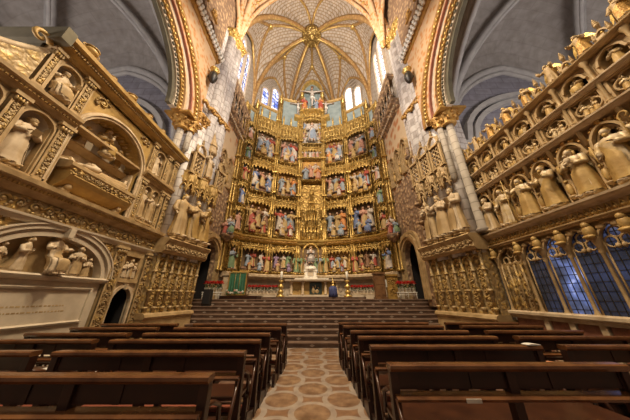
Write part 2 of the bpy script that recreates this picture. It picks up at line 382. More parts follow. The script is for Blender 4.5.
def offs(P, d, ac, b0, sc=None):
    return [(ac + (a - ac) * (1 + d / max(abs(P[0][0] - ac), 1e-6)), b0 + (b - b0) * (1 + d / max(max(q[1] for q in P) - b0, 1e-6))) for a, b in P]
def plate_arch(mb, a0, a1, b0, b1, P, c0, c1, mat=0):
    """wall plate a0..a1 x b0..b1 with an arch-headed opening whose outline is P (springing to springing), open down to b0"""
    s0, s1 = P[0], P[-1]
    if s0[0] > a0: mb.box(a0, s0[0], b0, b1, c0, c1, mat)
    if s1[0] < a1: mb.box(s1[0], a1, b0, b1, c0, c1, mat)
    mb.strip(P, [(a, b1) for a, b in P], c0, c1, mat)
# ---------------------------------------------------------------- carved figures (unit height, facing local -y)
def ring_pts(cx, cy, z, rx, ry, seg, fold=0.0, k=9, ph=0.0, tw=0.0):
    P = []
    for i in range(seg):
        t = 2 * PI * i / seg
        f = 1 + fold * (math.sin(k * t + ph + tw * z) + 0.5 * math.sin((k * 2 - 1) * t + 2 * ph))
        P.append((cx + rx * f * math.cos(t), cy + ry * f * math.sin(t), z))
    return P
def loft(mb, rings, mat, caps=True):
    n = len(rings[0]); v = [p for r in rings for p in r]; fs = []
    for j in range(len(rings) - 1):
        for i in range(n): fs.append((j * n + i, j * n + (i + 1) % n, (j + 1) * n + (i + 1) % n, (j + 1) * n + i))
    if caps: fs += [tuple(range(n - 1, -1, -1)), tuple((len(rings) - 1) * n + i for i in range(n))]
    mb.add(v, fs, mat, True)
def hand(mb, p, d, s, mat):
    """palm, four bent fingers and a thumb; d = pointing direction"""
    p = Vector(p); d = Vector(d).normalized(); x = d.cross(Vector((0, 0, 1)))
    x = x.normalized() if x.length > 1e-4 else Vector((1, 0, 0)); y = x.cross(d)
    mb.tube([p - d * s * .1, p + d * s * .25, p + d * s * .5], [s * .2, s * .27, s * .24], 6, mat, flat=0.5)
    for i, L in enumerate((.42, .5, .47, .36)):
        o = p + d * s * .45 + x * s * (-.2 + .13 * i)
        mb.tube([o, o + d * s * L * .5 - y * s * .04, o + d * s * L - y * s * .16], [s * .075, s * .07, s * .05], 4, mat)
    o = p + d * s * .12 + x * s * -.24
    mb.tube([o, o + d * s * .2 - x * s * .14, o + d * s * .38 - x * s * .13], [s * .085, s * .08, s * .06], 4, mat)
def head(mb, p, r, tilt, turn, beard, hair, skin, hairm, hat=None):
    sub = MB(Matrix.Translation(p) @ Matrix.Rotation(turn, 4, 'Z') @ Matrix.Rotation(tilt, 4, 'X'))
    V, Fc = [], []; seg, rings = 14, 10
    for j in range(rings + 1):
        ph = -PI / 2 + PI * j / rings
        for i in range(seg):
            t = 2 * PI * i / seg; cx, sy = math.cos(ph) * math.cos(t), math.cos(ph) * math.sin(t); z = math.sin(ph)
            k = 0.78 if z > -0.2 else 0.78 - 0.22 * (-z - 0.2)
            x_, y_, z_ = cx * k, sy * 0.95, z * 1.12
            if sy < -0.55 and abs(cx) < 0.3 and -0.3 < z < 0.15: y_ -= 0.16      # nose
            if sy < -0.4 and 0.22 < abs(cx) < 0.62 and 0.0 < z < 0.3: y_ += 0.10   # eye sockets
            V.append((x_ * r, y_ * r, z_ * r))
    for j in range(rings):
        for i in range(seg): Fc.append((j * seg + i, j * seg + (i + 1) % seg, (j + 1) * seg + (i + 1) % seg, (j + 1) * seg + i))
    sub.add(V, Fc, skin, True)
    for sx in (-1, 1):
        sub.ball((sx * .8 * r, 0.05 * r, 0), (.1 * r, .18 * r, .24 * r), skin, 6, 4)      # ears
        sub.ball((sx * .3 * r, -.80 * r, .16 * r), (.13 * r, .08 * r, .07 * r), hairm, 6, 4)  # eyes
    sub.ball((0, -.86 * r, -.48 * r), (.24 * r, .07 * r, .05 * r), hairm if beard else skin, 6, 4)
    if hair:
        sub.ball((0, .16 * r, .30 * r), (.90 * r, .98 * r, .95 * r), hairm, 10, 7)
        if hair > 1:
            for sx in (-1, 1): sub.tube([(sx * .75 * r, .1 * r, .2 * r), (sx * .85 * r, .2 * r, -.6 * r), (sx * .7 * r, .15 * r, -1.4 * r)], [.3 * r, .35 * r, .2 * r], 6, hairm)
            sub.ball((0, .6 * r, -.5 * r), (.7 * r, .45 * r, 1.0 * r), hairm, 8, 6)
    if beard: sub.ball((0, -.62 * r, -.92 * r), (.46 * r, .38 * r, .62 * r), hairm, 8, 6)
    if hat == 'mitre':
        sub.lathe(0, 0, 0, [], 3) if False else None
        for q in range(1): 
            W_ = [(-.8, .35), (.8, .35), (.86, .9), (0, 2.0), (-.86, .9)]
            sub.add([(x * r, -.72 * r if z < 1 else -.2 * r, z * r) for x, z in W_] + [(x * r, .85 * r if z < 1 else .35 * r, z * r) for x, z in W_],
                    [(0, 1, 2, 3, 4), (9, 8, 7, 6, 5)] + [(i, 5 + i, 5 + (i + 1) % 5, (i + 1) % 5) for i in range(5)], 1)
    if hat == 'crown':
        for i in range(8):
            t = 2 * PI * i / 8; sub.tube([(.8 * r * math.cos(t), .85 * r * math.sin(t), .55 * r), (.95 * r * math.cos(t), 1.0 * r * math.sin(t), 1.35 * r)], [.22 * r, .05 * r], 4, 1)
    for p_ in sub.v: mb.v.append(mb.M @ p_)
    o = len(mb.v) - len(sub.v)
    for f, m_, s_ in zip(sub.f, sub.m, sub.sm): mb.f.append([i + o for i in f]); mb.m.append(m_); mb.sm.append(s_)

def bm_box3(mb, c, sx, sy, sz, mat, rot=None):
    R = rot or Matrix.Identity(3); v = []
    for z in (-1, 1):
        for y in (-1, 1):
            for x in (-1, 1): v.append(tuple(Vector(c) + R @ Vector((x * sx / 2, y * sy / 2, z * sz / 2))))
    mb.add(v, [(0, 2, 3, 1), (4, 5, 7, 6), (0, 1, 5, 4), (2, 6, 7, 3), (0, 4, 6, 2), (1, 3, 7, 5)], mat)

FIG = {}
def figure_mesh(pose='stand', seed=0, beard=False, hair=1, arms='chest', item=None, hat=None, wings=False, lean=0.0, turn=0.0):
    key = (pose, seed, beard, hair, arms, item, hat, wings, lean, turn)
    if key in FIG: return FIG[key]
    rnd = random.Random(seed * 7 + 3); mb = MB(); sg = 44
    ph = rnd.random() * 6; k = rnd.choice((7, 8, 9)); sw = rnd.choice((-1, 1)) * 0.018
    if pose == 'seat':
        spec = [(0, -.20, .17, .10, .10), (.10, -.20, .165, .10, .10), (.24, -.20, .165, .115, .06), (.33, -.17, .165, .14, .04), (.38, -.12, .15, .16, .03), (.42, -.03, .13, .11, .03),
                (.50, 0, .115, .085, .03), (.62, .0, .13, .09, .03), (.74, .0, .15, .085, .02), (.79, .0, .12, .07, .0), (.82, -.01, .06, .055, 0), (.86, -.012, .04, .042, 0)]
        hz, sh, hr = .922, .755, .074
    elif pose == 'kneel':
        spec = [(0, .06, .15, .22, .08), (.08, .05, .15, .20, .08), (.2, .0, .14, .14, .07), (.34, -.02, .13, .11, .05), (.48, -.03, .11, .085, .03), (.6, -.04, .125, .085, .03), (.7, -.05, .15, .08, .02),
                (.75, -.05, .12, .065, 0), (.785, -.055, .055, .05, 0), (.82, -.06, .04, .04, 0)]
        hz, sh, hr = .90, .71, .075
    else:
        spec = [(0, 0, .165, .135, .10), (.05, 0, .155, .125, .11), (.2, 0, .14, .11, .10), (.36, -.005, .128, .10, .075), (.48, -.005, .118, .092, .05), (.57, 0, .105, .082, .03), (.66, 0, .118, .086, .025),
                (.74, 0, .132, .082, .02), (.79, 0, .138, .074, .01), (.825, 0, .10, .06, 0), (.845, -.005, .045, .045, 0), (.875, -.008, .036, .038, 0)]
        hz, sh, hr = .930, .795, .068
    rings = []
    for z, cy, rx, ry, fo in spec:
        bend = lean * max(0, z - .45)
        rings.append(ring_pts(sw * math.sin(z * 4.2), cy - bend, z, rx * .96, ry * .96, sg, fo * .95, k, ph, 3.0))
    loft(mb, rings, 0)
    # mantle: a part shell over shoulders and one hip
    A0, A1, n = -0.25 + sw * 10, PI + .45, 30; P = []; wrap = rnd.choice((1, 1, 0)); mir = rnd.choice((-1, 1))
    for z, cy, rx, ry, fo in spec[:-2]:
        if z < .04: continue
        bend = lean * max(0, z - .45); row = []
        spread = 0.55 * max(0, (.7 - z))
        for i in range(n + 1):
            A2 = A1 + (1.75 * min(1, max(0, (.76 - z) / .28)) if wrap else 0) - .9 * max(0, .3 - z)
            t = A0 - spread * .5 + (A2 - A0 + spread * .5) * i / n
            f = 1.13 + (fo * .8) * math.sin(k * t + ph + 1.5)
            row.append((sw * math.sin(z * 4.2) + mir * rx * f * math.cos(t), cy - bend + ry * f * math.sin(t), z))
        P.append(row)
    mb.grid(P, 1)
    bx = sw * math.sin(sh * 4.2); by = -lean * max(0, sh - .45) + spec[7 if pose == 'stand' else 6][1] * .6
    for sd in (-1, 1):
        s0 = Vector((bx + sd * .125, by, sh - .015))
        mode = arms
        if arms == 'one': mode = 'chest' if sd > 0 else 'down'
        if arms == 'bless': mode = 'raise' if sd < 0 else 'chest'
        if mode == 'chest': e = s0 + Vector((sd * .035, -.03, -.155)); h = Vector((bx + sd * .03, by - .125, sh - .10 + rnd.uniform(-.03, .04)))
        elif mode == 'down': e = s0 + Vector((sd * .045, -.01, -.165)); h = e + Vector((sd * .0, -.09, -.12))
        elif mode == 'raise': e = s0 + Vector((sd * .07, -.08, -.09)); h = e + Vector((sd * .02, -.06, .15))
        elif mode == 'wide': e = s0 + Vector((sd * .13, -.05, -.05)); h = e + Vector((sd * .11, -.07, .07))
        else: e = s0 + Vector((sd * .04, -.07, -.14)); h = e + Vector((-sd * .02, -.15, .03))
        mb.tube([s0 + Vector((-sd * .03, 0, .01)), s0, (s0 + e) / 2, e, (e * 2 + h) / 3, e * .25 + h * .75], [.045, .05, .05, .052, .048, .05], 8, 0)
        hand(mb, e * .2 + h * .8, h - e, .075, 2)
        HP = h
        if item == 'staff' and sd < 0: mb.tube([(h.x, h.y - .02, 0.0), (h.x, h.y - .02, 1.08)], .011, 6, 3)
        if item == 'crozier' and sd < 0:
            mb.tube([(h.x, h.y - .02, 0.0), (h.x, h.y - .02, .98)] + [(h.x + .05 - .05 * math.cos(q * .5), h.y - .02, .98 + .05 * math.sin(q * .5)) for q in range(1, 10)], .012, 6, 3)
        if item == 'sword' and sd < 0: mb.tube([(h.x, h.y - .03, .3), (h.x, h.y - .03, .75)], [.006, .014], 4, 3)
        if item == 'book' and sd > 0: bm_box3(mb, (h.x, h.y - .035, h.z + .01), .09, .03, .12, 3, Matrix.Rotation(.4, 3, 'X'))
        if item == 'child' and sd > 0:
            mb.ball((h.x, h.y - .03, h.z + .05), (.045, .04, .07), 2, 8, 6); mb.ball((h.x, h.y - .035, h.z + .145), .032, 2, 8, 6)
            mb.tube([(h.x, h.y - .05, h.z), (h.x - .04, h.y - .09, h.z - .04)], .018, 5, 2); mb.tube([(h.x - .04, h.y - .04, h.z + .08), (h.x - .09, h.y - .07, h.z + .06)], .013, 5, 2)
    hd = Vector((bx * .8, spec[-1][1] - lean * max(0, hz - .45) - .01, hz))
    head(mb, hd, hr, lean * .6 + rnd.uniform(-.1, .25), turn + rnd.uniform(-.35, .35), beard, hair, 2, 3, hat)
    for sd in (-1, 1):                                            # feet
        fy = -.30 if pose == 'seat' else -.12
        if pose != 'kneel': mb.tube([(sd * .06, fy + .1, .015), (sd * .065, fy, .015), (sd * .075, fy - .07, .01)], [.03, .03, .018], 6, 2)
    if wings:
        for sd in (-1, 1):
            V = []
            for i in range(7):
                u = i / 6; V.append([(sd * (.05 + .24 * u + q * .02), .09 + .05 * u + q * .012, .80 + .12 * math.sin(u * PI) - .28 * u * u - q * (.13 + .33 * (1 - abs(u - .35)))) for q in (0, .5, 1.0)])
            mb.grid(V, 3); mb.grid([[(a, b + .015, c) for a, b, c in r] for r in V], 3)
    me = bpy.data.meshes.new('figure'); me.from_pydata([tuple(p) for p in mb.v], [], mb.f); me.update()
    for _ in range(4): me.materials.append(STONE)
    me.polygons.foreach_set('material_index', mb.m); me.polygons.foreach_set('use_smooth', mb.sm)
    b = bmesh.new(); b.from_mesh(me); bmesh.ops.recalc_face_normals(b, faces=b.faces[:]); b.to_mesh(me); b.free()
    FIG[key] = me; return me

def put_figure(me, name, loc, h, rotz, mats, parent=None, rx=0.0, ry=0.0, wide=1.0):
    o = bpy.data.objects.new(name, me); C.objects.link(o)
    for i, m in enumerate(mats): o.material_slots[i].link = 'OBJECT'; o.material_slots[i].material = m
    off = wloc(parent) if parent is not None else Vector((0, 0, 0))
    o.location = Vector(loc) - off; o.rotation_euler = (rx, ry, rotz); o.scale = (h * wide, h * wide, h)
    if parent is not None: o.parent = parent
    return o
STONES = (STONEW, STONE, STONEW, STONE)
OCH = (STONE, OCHRE, STONEW, OCHRE)
GILT = (GILTM, OCHRE, STONEW, OCHRE)
def facing(v):      # rotation so that local -y looks along v
    return math.atan2(v[0], -v[1])
KINDS_ = [dict(beard=True, hair=1, arms='chest', item='book'), dict(beard=False, hair=2, arms='one', item=None), dict(beard=True, hair=2, arms='bless', item='staff'),
          dict(beard=True, hair=1, arms='fore', item='book'), dict(beard=False, hair=2, arms='chest', item='child'), dict(beard=True, hair=1, arms='one', item='sword'),
          dict(beard=True, hair=1, arms='bless', item='crozier', hat='mitre'), dict(beard=False, hair=2, arms='fore', item=None, hat='crown')]
def kind(i, pose='stand', **kw):
    d = dict(KINDS_[i % 8]); d.update(kw); return figure_mesh(pose, i, **d)
# ================================================================ large structure
rnd = random.Random(5)
WALLB = m_block('apse_blocks', (0.52, 0.46, 0.39), (0.45, 0.39, 0.33), (0.28, 0.22, 0.16), 0.5, 0.26, 0.85, 0.2, 0.12)
WALLP = m_carved('painted_diamond_wall', (0.62, 0.47, 0.30), (0.48, 0.20, 0.08), 2.4, 0.75, 0, 0.4, 0.03)
struct(MB().box(-16, 16, -5, 8.35, -0.3, 0, 0).build('floor', FLOOR))
# steps up to the altar
mb = MB()
for i in range(10):
    y = 8.35 + .35 * i
    mb.box(-6.6, 6.6, y, 11.95, .15 * i - (0.0 if i else 0.3), .15 * (i + 1) - .025, 0)
    mb.box(-6.6, 6.6, y - .03, 11.95, .15 * (i + 1) - .035, .15 * (i + 1), 2)
    for k in range(-5, 6):
        x = k * .98 + (.49 if i % 2 else 0) - .1
        if -5.6 < x < 5.1:
            z = .15 * i + .066
            mb.add([(x - .09, y - .006, z), (x, y - .006, z - .045), (x + .09, y - .006, z), (x, y - .006, z + .045)] + [(x - .09, y + .02, z), (x, y + .02, z - .045), (x + .09, y + .02, z), (x, y + .02, z + .045)],
                   [(0, 1, 2, 3), (7, 6, 5, 4), (0, 4, 5, 1), (1, 5, 6, 2), (2, 6, 7, 3), (3, 7, 4, 0)], 1)
o = struct(mb.build('floor_steps', [STEP, INLAY, STEPL])); o['label'] = 'flight of brown marble steps rising to the altar'
struct(MB().box(-8, 8, 11.95, 18.2, 1.2, 1.5, 0).build('floor_sanctuary', STEP))
o = struct(MB().box(-3.0, 2.9, 12.75, 15.6, 1.5, 1.6, 0).build('floor_dais', STEP))

# ---------------------------------------------------------------- the two crossing piers
PIERS = {}
def pier_frame(side):
    if side < 0: p0, p1 = (-5.86, 7.74), (-5.45, 9.6)
    else: p0, p1 = (5.75, 7.15), (5.28, 9.4)
    a = Vector((p1[0] - p0[0], p1[1] - p0[1], 0)); L = a.length; a.normalize()
    c = Vector((a.y, -a.x, 0))
    if c.x * side > 0: c = -c
    return frame((p0[0], p0[1], 0), a, (0, 0, 1), c), L
def capital(mb, a, b, c, r, h, mat):
    mb.lathe(a, b, c, [(r * 1.0, 0), (r * 1.15, h * .08), (r * 1.05, h * .15), (r * 1.25, h * .5), (r * 1.7, h * .85), (r * 1.75, h)], 10, mat)
    for i in range(8):
        t = 2 * PI * i / 8
        for q, z in ((1.3, .42), (1.6, .76)):
            mb.ball((a + r * q * math.cos(t + q), b + h * z, c + r * q * math.sin(t + q)), (r * .28, r * .34, r * .28), mat, 6, 4)
for side, nm in ((-1, 'left'), (1, 'right')):
    M, L = pier_frame(side); PIERS[side] = (M, L)
    mb = MB(M); mb.box(-.05, L, 0, 18.0, -.95, 0, 0)
    root = struct(mb.build('pillar_' + nm, PIERST)); root['label'] = 'pale stone clustered pier on the %s side of the steps' % nm
    mb = MB(M)
    for t, r, top in ((.10, .20, 10.0), (.46, .17, 10.0), (.86, .30, 18.0), (1.24, .18, 18.0), (1.60, .28, 18.0), (1.88, .16, 18.0)):
        mb.lathe(t, 3.0, 0.0, [(r, 0), (r, top - 3.0)], 14, 0)
    mb.build('shaft', SHAFT, root)
    mb = MB(M); capital(mb, .10, 9.5, .0, .22, .5, 0); capital(mb, .46, 9.5, .0, .18, .5, 0)
    mb.box(-.2, .6, 9.98, 10.06, -.6, .3, 0)
    mb.build('capital', GOLDD, root)
    mb = MB(M); capital(mb, .86, 17.6, 0, .3, .6, 0); capital(mb, 1.24, 17.6, 0, .2, .6, 0); capital(mb, 1.6, 17.6, 0, .28, .6, 0); capital(mb, 1.88, 17.6, 0, .18, .6, 0)
    mb.box(.5, 2.1, 18.15, 18.3, -1.0, .4, 0)
    mb.build('capital', GOLD, root)
    mb = MB(M)                                           # carved string course round the shafts
    zt = 10.9 if side < 0 else 11.2
    for k in range(22):
        t = -.1 + 2.5 * k / 21
        mb.ball((t * .85, zt - .1 + .08 * math.sin(k * 1.3), .26), (.09, .13, .1), 0, 6, 4)
    mb.box(.5, 2.05, zt, zt + .07, -.1, .34, 0)
    mb.build('string_course', GOLDD, root)
    cxp, cyp, zc = (-5.95, 7.12, 7.36) if side < 0 else (5.82, 6.9, 3.66)
    mb = MB(frame((cxp, cyp, 0), (1, 0, 0), (0, 0, 1), (0, -1, 0)))
    mb.lathe(0, zc, 0, [(.2, 0), (.2, .12), (.14, .2), (.14, 8.6 - zc)], 14, 0); mb.lathe(.30 * -side, max(zc, 5.8), -.2, [(.02, 0), (.12, .15), (.12, 8.6 - max(zc, 5.8))], 10, 0); mb.build('arch_column', GREYST, root)
    mb = MB(frame((cxp, cyp, 0), (1, 0, 0), (0, 0, 1), (0, -1, 0))); capital(mb, 0, 8.45, 0, .26, .55, 0); capital(mb, .30 * -side, 8.45, -.2, .17, .55, 0); mb.box(-.55, .55, 8.98, 9.08, -.6, .5, 0); mb.build('arch_capital', GOLDD, root)
    # plinth and base tier of slender shafts with carved panels
    mb = MB(M); mb.box(-.1, L + .12, 0, .96, -.95, .30, 0, .02); mb.mold(-.12, L + .14, [(.92, -.2), (.92, .34), (.98, .38), (1.06, .35), (1.10, .26), (1.10, -.2)], 0)
    mb.build('plinth', STONE, root)
    mb = MB(M); mb.box(-.08, L + .08, 1.1, 3.1, -.3, .10, 0)
    for k in range(7):
        t = -.02 + (L + .1) * k / 6
        mb.tube([(t, 1.1, .18), (t, 3.1, .18)], .05, 7, 0)
        for z in (1.2, 1.75, 2.4, 3.0): mb.lathe(t, z, .18, [(.05, 0), (.085, .03), (.085, .07), (.05, .1)], 8, 0)
    mb.build('base_panelling', TOMBC, root)
    mb = MB(M)
    for k in range(6):
        t = .17 + (L + .1) * k / 6
        P = arch(t, 2.72, .14, .2, 8, .4)
        mb.strip(P, offs(P, .035, t, 2.72), .09, .19, 0)
        mb.leaves(t - .12, t + .12, 1.25, 2.6, .12, rnd, .022, 0)
        mb.ball((t, 2.72, .15), (.07, .09, .05), 0, 6, 4)
    mb.build('blind_tracery', OCHRE, root)
    mb = MB(M); mb.mold(-.15, L + .2, [(3.1, -.2), (3.1, .35), (3.2, .45), (3.36, .42), (3.5, .52), (3.6, .58), (3.66, .5), (3.66, -.2)], 0)
    mb.leaves(-.1, L + .15, 3.2, 3.46, .47, rnd, .03, 0)
    mb.build('corbel_table', STONE, root)
    # tracery boxes over the canopies
    mb = MB(M)
    for t in ((.32, 1.02, 1.72) if side > 0 else (.32, 1.9)):
        zb, h, hw = 6.6, 1.05, .27
        mb.box(t - hw, t + hw, zb, zb + .12, 0, .52, 0); mb.box(t - hw, t + hw, zb + h, zb + h + .1, 0, .56, 0)
        for x in (-hw, hw): mb.box(t + x - .04, t + x + .04, zb, zb + h, .42, .52, 0)
        for r_ in range(4):
            for q in range(3):
                cx, cz = t - hw + .09 + q * .18, zb + .26 + r_ * .24
                P = [(cx + .075 * math.cos(2 * PI * w_ / 10), cz + .1 * math.sin(2 * PI * w_ / 10), .46) for w_ in range(10)]
                mb.tube(P, .024, 5, 0, True)
        G = arch(t, zb + h + .1, .25, .45, 8, .5); mb.strip(G, offs(G, .05, t, zb + h + .1), .40, .54, 0)
        for x in (-hw, hw, 0):
            z0 = zb + h + .1 + (.45 if x == 0 else 0)
            mb.lathe(t + x, z0, .47, [(.045, 0), (.05, .12), (.07, .15), (.005, .42)], 6, 0)
            for z in (.2, .29): mb.ball((t + x, z0 + z, .47), (.06, .035, .06), 0, 6, 4)
        mb.box(t - hw, t + hw, zb, zb + h, 0, .2, 1)
    mb.build('tracery_turret', [STONE, DARKN], root)
    # canopies over the big statues
    for t in (.32, 1.02, 1.72):
        mb = MB(M); zb = 5.72
        for q in range(5):
            an = PI * q / 4; x, y = t + .31 * math.cos(an), .12 + .42 * math.sin(an)
            mb.lathe(x, zb, y, [(.015, -.1), (.05, .05), (.04, .6), (.07, .66), (.005, .98)], 6, 0)
        for q in range(4):
            x0, x1 = PI * q / 4, PI * (q + 1) / 4; pts = []
            for w_ in range(9):
                an = x0 + (x1 - x0) * w_ / 8; pts.append((t + .31 * math.cos(an), zb + .08 + .3 * math.sin(PI * w_ / 8), .12 + .42 * math.sin(an)))
            mb.tube(pts, .032, 5, 0); mb.ball((pts[4][0], zb + .5, pts[4][2]), (.06, .1, .06), 0, 6, 4)
            for w_ in (2, 6): mb.ball((pts[w_][0], zb + .12, pts[w_][2]), .04, 0, 6, 4)
        mb.lathe(t, zb + .42, .12, [(.30, 0), (.33, .06), (.33, .5), (.36, .56), (.3, .62)], 8, 0, False, 1, 1.3)
        mb.build('canopy', STONE if side > 0 else OCHRE, root)
    # side buttress with small tiers of figures beyond, towards the altarpiece
    mb = MB(M)
    for k in range(6):
        z = 3.8 + k * .95
        mb.lathe(L + .1, z, .05, [(.05, 0), (.22, .12), (.24, .2), (.1, .24)], 8, 0); mb.ball((L + .1, z + .5, .08), (.1, .25, .09), 0, 8, 6); mb.ball((L + .1, z + .8, .06), .07, 0, 8, 5)
        mb.lathe(L - .28, z, .12, [(.04, 0), (.06, .1), (.045, .2), (.045, .95)], 6, 0)
    mb.build('small_figure_tier', BROWNC, root)

# ---------------------------------------------------------------- great side arches, nave walls
def nave_side(side):
    nm = 'left' if side < 0 else 'right'
    X = -5.7 if side < 0 else 5.3
    M = frame((X, 0, 0), (0, 1, 0), (0, 0, 1), (-side, 0, 0))
    mb = MB(M); AC, Z0 = 2.0, 9.0
    P = arch(AC, Z0, 5.4, 4.4, 40)
    plate_arch(mb, -4.4, 7.75, Z0, 14.4, P, -.25, 0, 0)
    root = struct(mb.build('wall_' + nm, ORANGE))
    def arc(h): return arch(AC, Z0, h, h * .79 + .13, 40)
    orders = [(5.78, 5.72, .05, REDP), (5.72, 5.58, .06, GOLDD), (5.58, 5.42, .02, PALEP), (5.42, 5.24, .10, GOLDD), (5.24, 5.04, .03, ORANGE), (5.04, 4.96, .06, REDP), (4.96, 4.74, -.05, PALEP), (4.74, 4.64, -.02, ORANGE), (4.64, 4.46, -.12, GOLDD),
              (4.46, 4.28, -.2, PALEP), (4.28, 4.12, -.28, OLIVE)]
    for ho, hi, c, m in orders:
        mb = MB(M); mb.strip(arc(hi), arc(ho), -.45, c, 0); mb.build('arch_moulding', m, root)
    mb = MB(M)
    for k in range(64):
        t = PI * (k + .5) / 64
        for h, c, m, s in ((4.37, -.19, 0, .075), (4.55, -.11, 1, .07), (5.33, .11, 1, .09)):
            a, b = AC + h * math.cos(t), Z0 + (h * .79 + .13) * math.sin(t)
            mb.ball((a, b, c), (s, s, .05), m, 6, 4)
    mb.build('arch_studs', [OLIVE, GOLD], root)
    mb = MB(M); mb.mold(-4.4, 7.9, [(14.1, -.1), (14.1, .05), (14.2, .16), (14.35, .2), (14.5, .24), (14.5, -.1)], 0)
    mb.leaves(-1, 7.8, 14.15, 14.36, .2, rnd, .025, 0, .4)
    mb.build('cornice', GOLDD, root)
    mb = MB(M)                                           # row of white carved heads on the cornice
    for k in range(29):
        a = 2.2 + k * .2
        mb.ball((a, 14.36, .36), (.085, .12, .085), 0, 8, 6); mb.ball((a, 14.2, .28), (.1, .09, .1), 0, 8, 5)
    mb.build('carved_heads', WHITE, root)
    mb = MB(M); mb.box(-4.4, 7.9, 14.45, 18.4, -.25, 0, 0)
    for k in range(7):
        P = arch(.6 + k, 15.0, .36, .5, 8, .4); P = [(P[0][0], 14.6)] + P + [(P[-1][0], 14.6)]
        mb.strip(P, [(x + (.08 if x > .6 + k else -.08), z + .06) for x, z in P], 0, .1, 0)
    mb.box(-4.4, 9.0, 18.4, 26.5, -.25, -.05, 0); mb.build('upper_wall', BROWNC, root)
    mb = MB(M)
    for k in range(7):
        mb.box(.3 + k, .9 + k, 16.0, 16.1, 0, .12, 0); mb.leaves(.3 + k, .9 + k, 16.15, 16.7, .04, rnd, .05, 0)
    mb.build('gilt_tracery', GOLDD, root)
    # dark lamp bracket hung on the pier
    return root
for sd in (-1, 1): nave_side(sd)

# ---------------------------------------------------------------- vaults
def quarter(P, K, n=18):
    P, K = Vector(P), Vector(K); R = []
    for i in range(n + 1):
        t = PI / 2 * i / n; h = 1 - math.cos(t); z = math.sin(t)
        R.append(Vector((P.x + (K.x - P.x) * h, P.y + (K.y - P.y) * h, P.z + (K.z - P.z) * z)))
    return R
def form(P, Q, rise, n=18):
    P, Q = Vector(P), Vector(Q); R = []
    for x, z in arch(0, 0, 1, 1, n, 0.35): R.append(P.lerp(Q, (x + 1) / 2) + Vector((0, 0, rise * z)))
    return R
class Cell:
    def __init__(s, P, Q, K, rise, n=18):
        s.P, s.Q, s.K = Vector(P), Vector(Q), Vector(K); s.F = form(P, Q, rise, n); s.RP = quarter(P, K, n); s.RQ = quarter(Q, K, n); s.n = n
    def at(s, L, u):
        x = u * s.n; i = min(int(x), s.n - 1); return L[i].lerp(L[i + 1], x - i)
    def S(s, u, t):
        return s.at(s.F, u) * (1 - t) + s.K * t + s.at(s.RP, t) * (1 - u) + s.at(s.RQ, t) * u - (s.P * (1 - t) + s.K * t) * (1 - u) - (s.Q * (1 - t) + s.K * t) * u
    def web(s, mb, mat=0): mb.grid([[s.S(i / s.n, j / s.n) for i in range(s.n + 1)] for j in range(s.n + 1)], mat)
    def path(s, p, q, n=8, d=.08):
        return [s.S(p[0] + (q[0] - p[0]) * i / n, p[1] + (q[1] - p[1]) * i / n) - Vector((0, 0, d)) for i in range(n + 1)]
def rib(mb, pts, r, mat=0):
    mb.tube(pts, r, 8, mat); mb.tube([p - Vector((0, 0, r * .9)) for p in pts], r * .45, 6, 1)
AL, AR = (-5.55, 9.1, 18), (4.85, 9.1, 18); BL, BR = (-6.0, 14.4, 18.3), (5.4, 14.4, 18.3); CL, CR = (AX - 2.75, 17.7, 18.3), (AX + 2.75, 17.7, 18.3)
K = (AX, 13.0, 26.7)
cells = [Cell(AL, BL, K, 5.2), Cell(BL, CL, K, 6.3), Cell(CL, CR, K, 6.6), Cell(CR, BR, K, 6.3), Cell(BR, AR, K, 5.2), Cell(AR, AL, K, 8.2)]
mb = MB()
for c in cells: c.web(mb)
root = struct(mb.build('ceiling', WEB)); root['label'] = 'ribbed vault of pale coursed stone over the altarpiece'
for c in cells[:]:
    mb = MB(); rib(mb, c.RP, .21); mb.build('main_rib', [RIB, GOLD], root)
for i, c in enumerate(cells):
    mb = MB()
    if i != 5: rib(mb, [p - Vector((0, 0, .05)) for p in c.F], .12)
    if i == 5:
        for u in (.28, .72):
            rib(mb, c.path((u, .42), (.5, 1)), .13); rib(mb, c.path((u, .42), (.5, .0)), .13); rib(mb, c.path((u, .42), (0.03 if u < .5 else .97, .05)), .13)
            b = c.S(u, .42); mb.lathe(b.x, 0, 0, [], 3) if False else mb.ball(b - Vector((0, 0, .2)), (.28, .28, .2), 1, 10, 6)
    else:
        u0 = .5; t0 = .46
        rib(mb, c.path((u0, t0), (.5, 1)), .14); rib(mb, c.path((u0, t0), (.04, .06)), .14); rib(mb, c.path((u0, t0), (.96, .06)), .14)
        b = c.S(u0, t0); mb.ball(b - Vector((0, 0, .2)), (.26, .26, .2), 1, 10, 6)
    mb.build('tierceron', [RIB, GOLD], root)
mb = MB(frame((K[0], K[1], K[2]), (1, 0, 0), (0, 0, -1), (0, 1, 0)))
mb.lathe(0, 0, 0, [(1.0, -.1), (1.0, .25), (.82, .36), (.7, .3), (.62, .36), (.3, .34), (.2, .5), (.02, .52)], 24, 0)
for i in range(16):
    t = 2 * PI * i / 16; mb.ball((.9 * math.cos(t), .3, .9 * math.sin(t)), .1, 0, 6, 4)
    mb.tube([(.3 * math.cos(t), .38, .3 * math.sin(t)), (.62 * math.cos(t), .38, .62 * math.sin(t))], .035, 5, 0)
mb.build('keystone', [GOLDC], root)
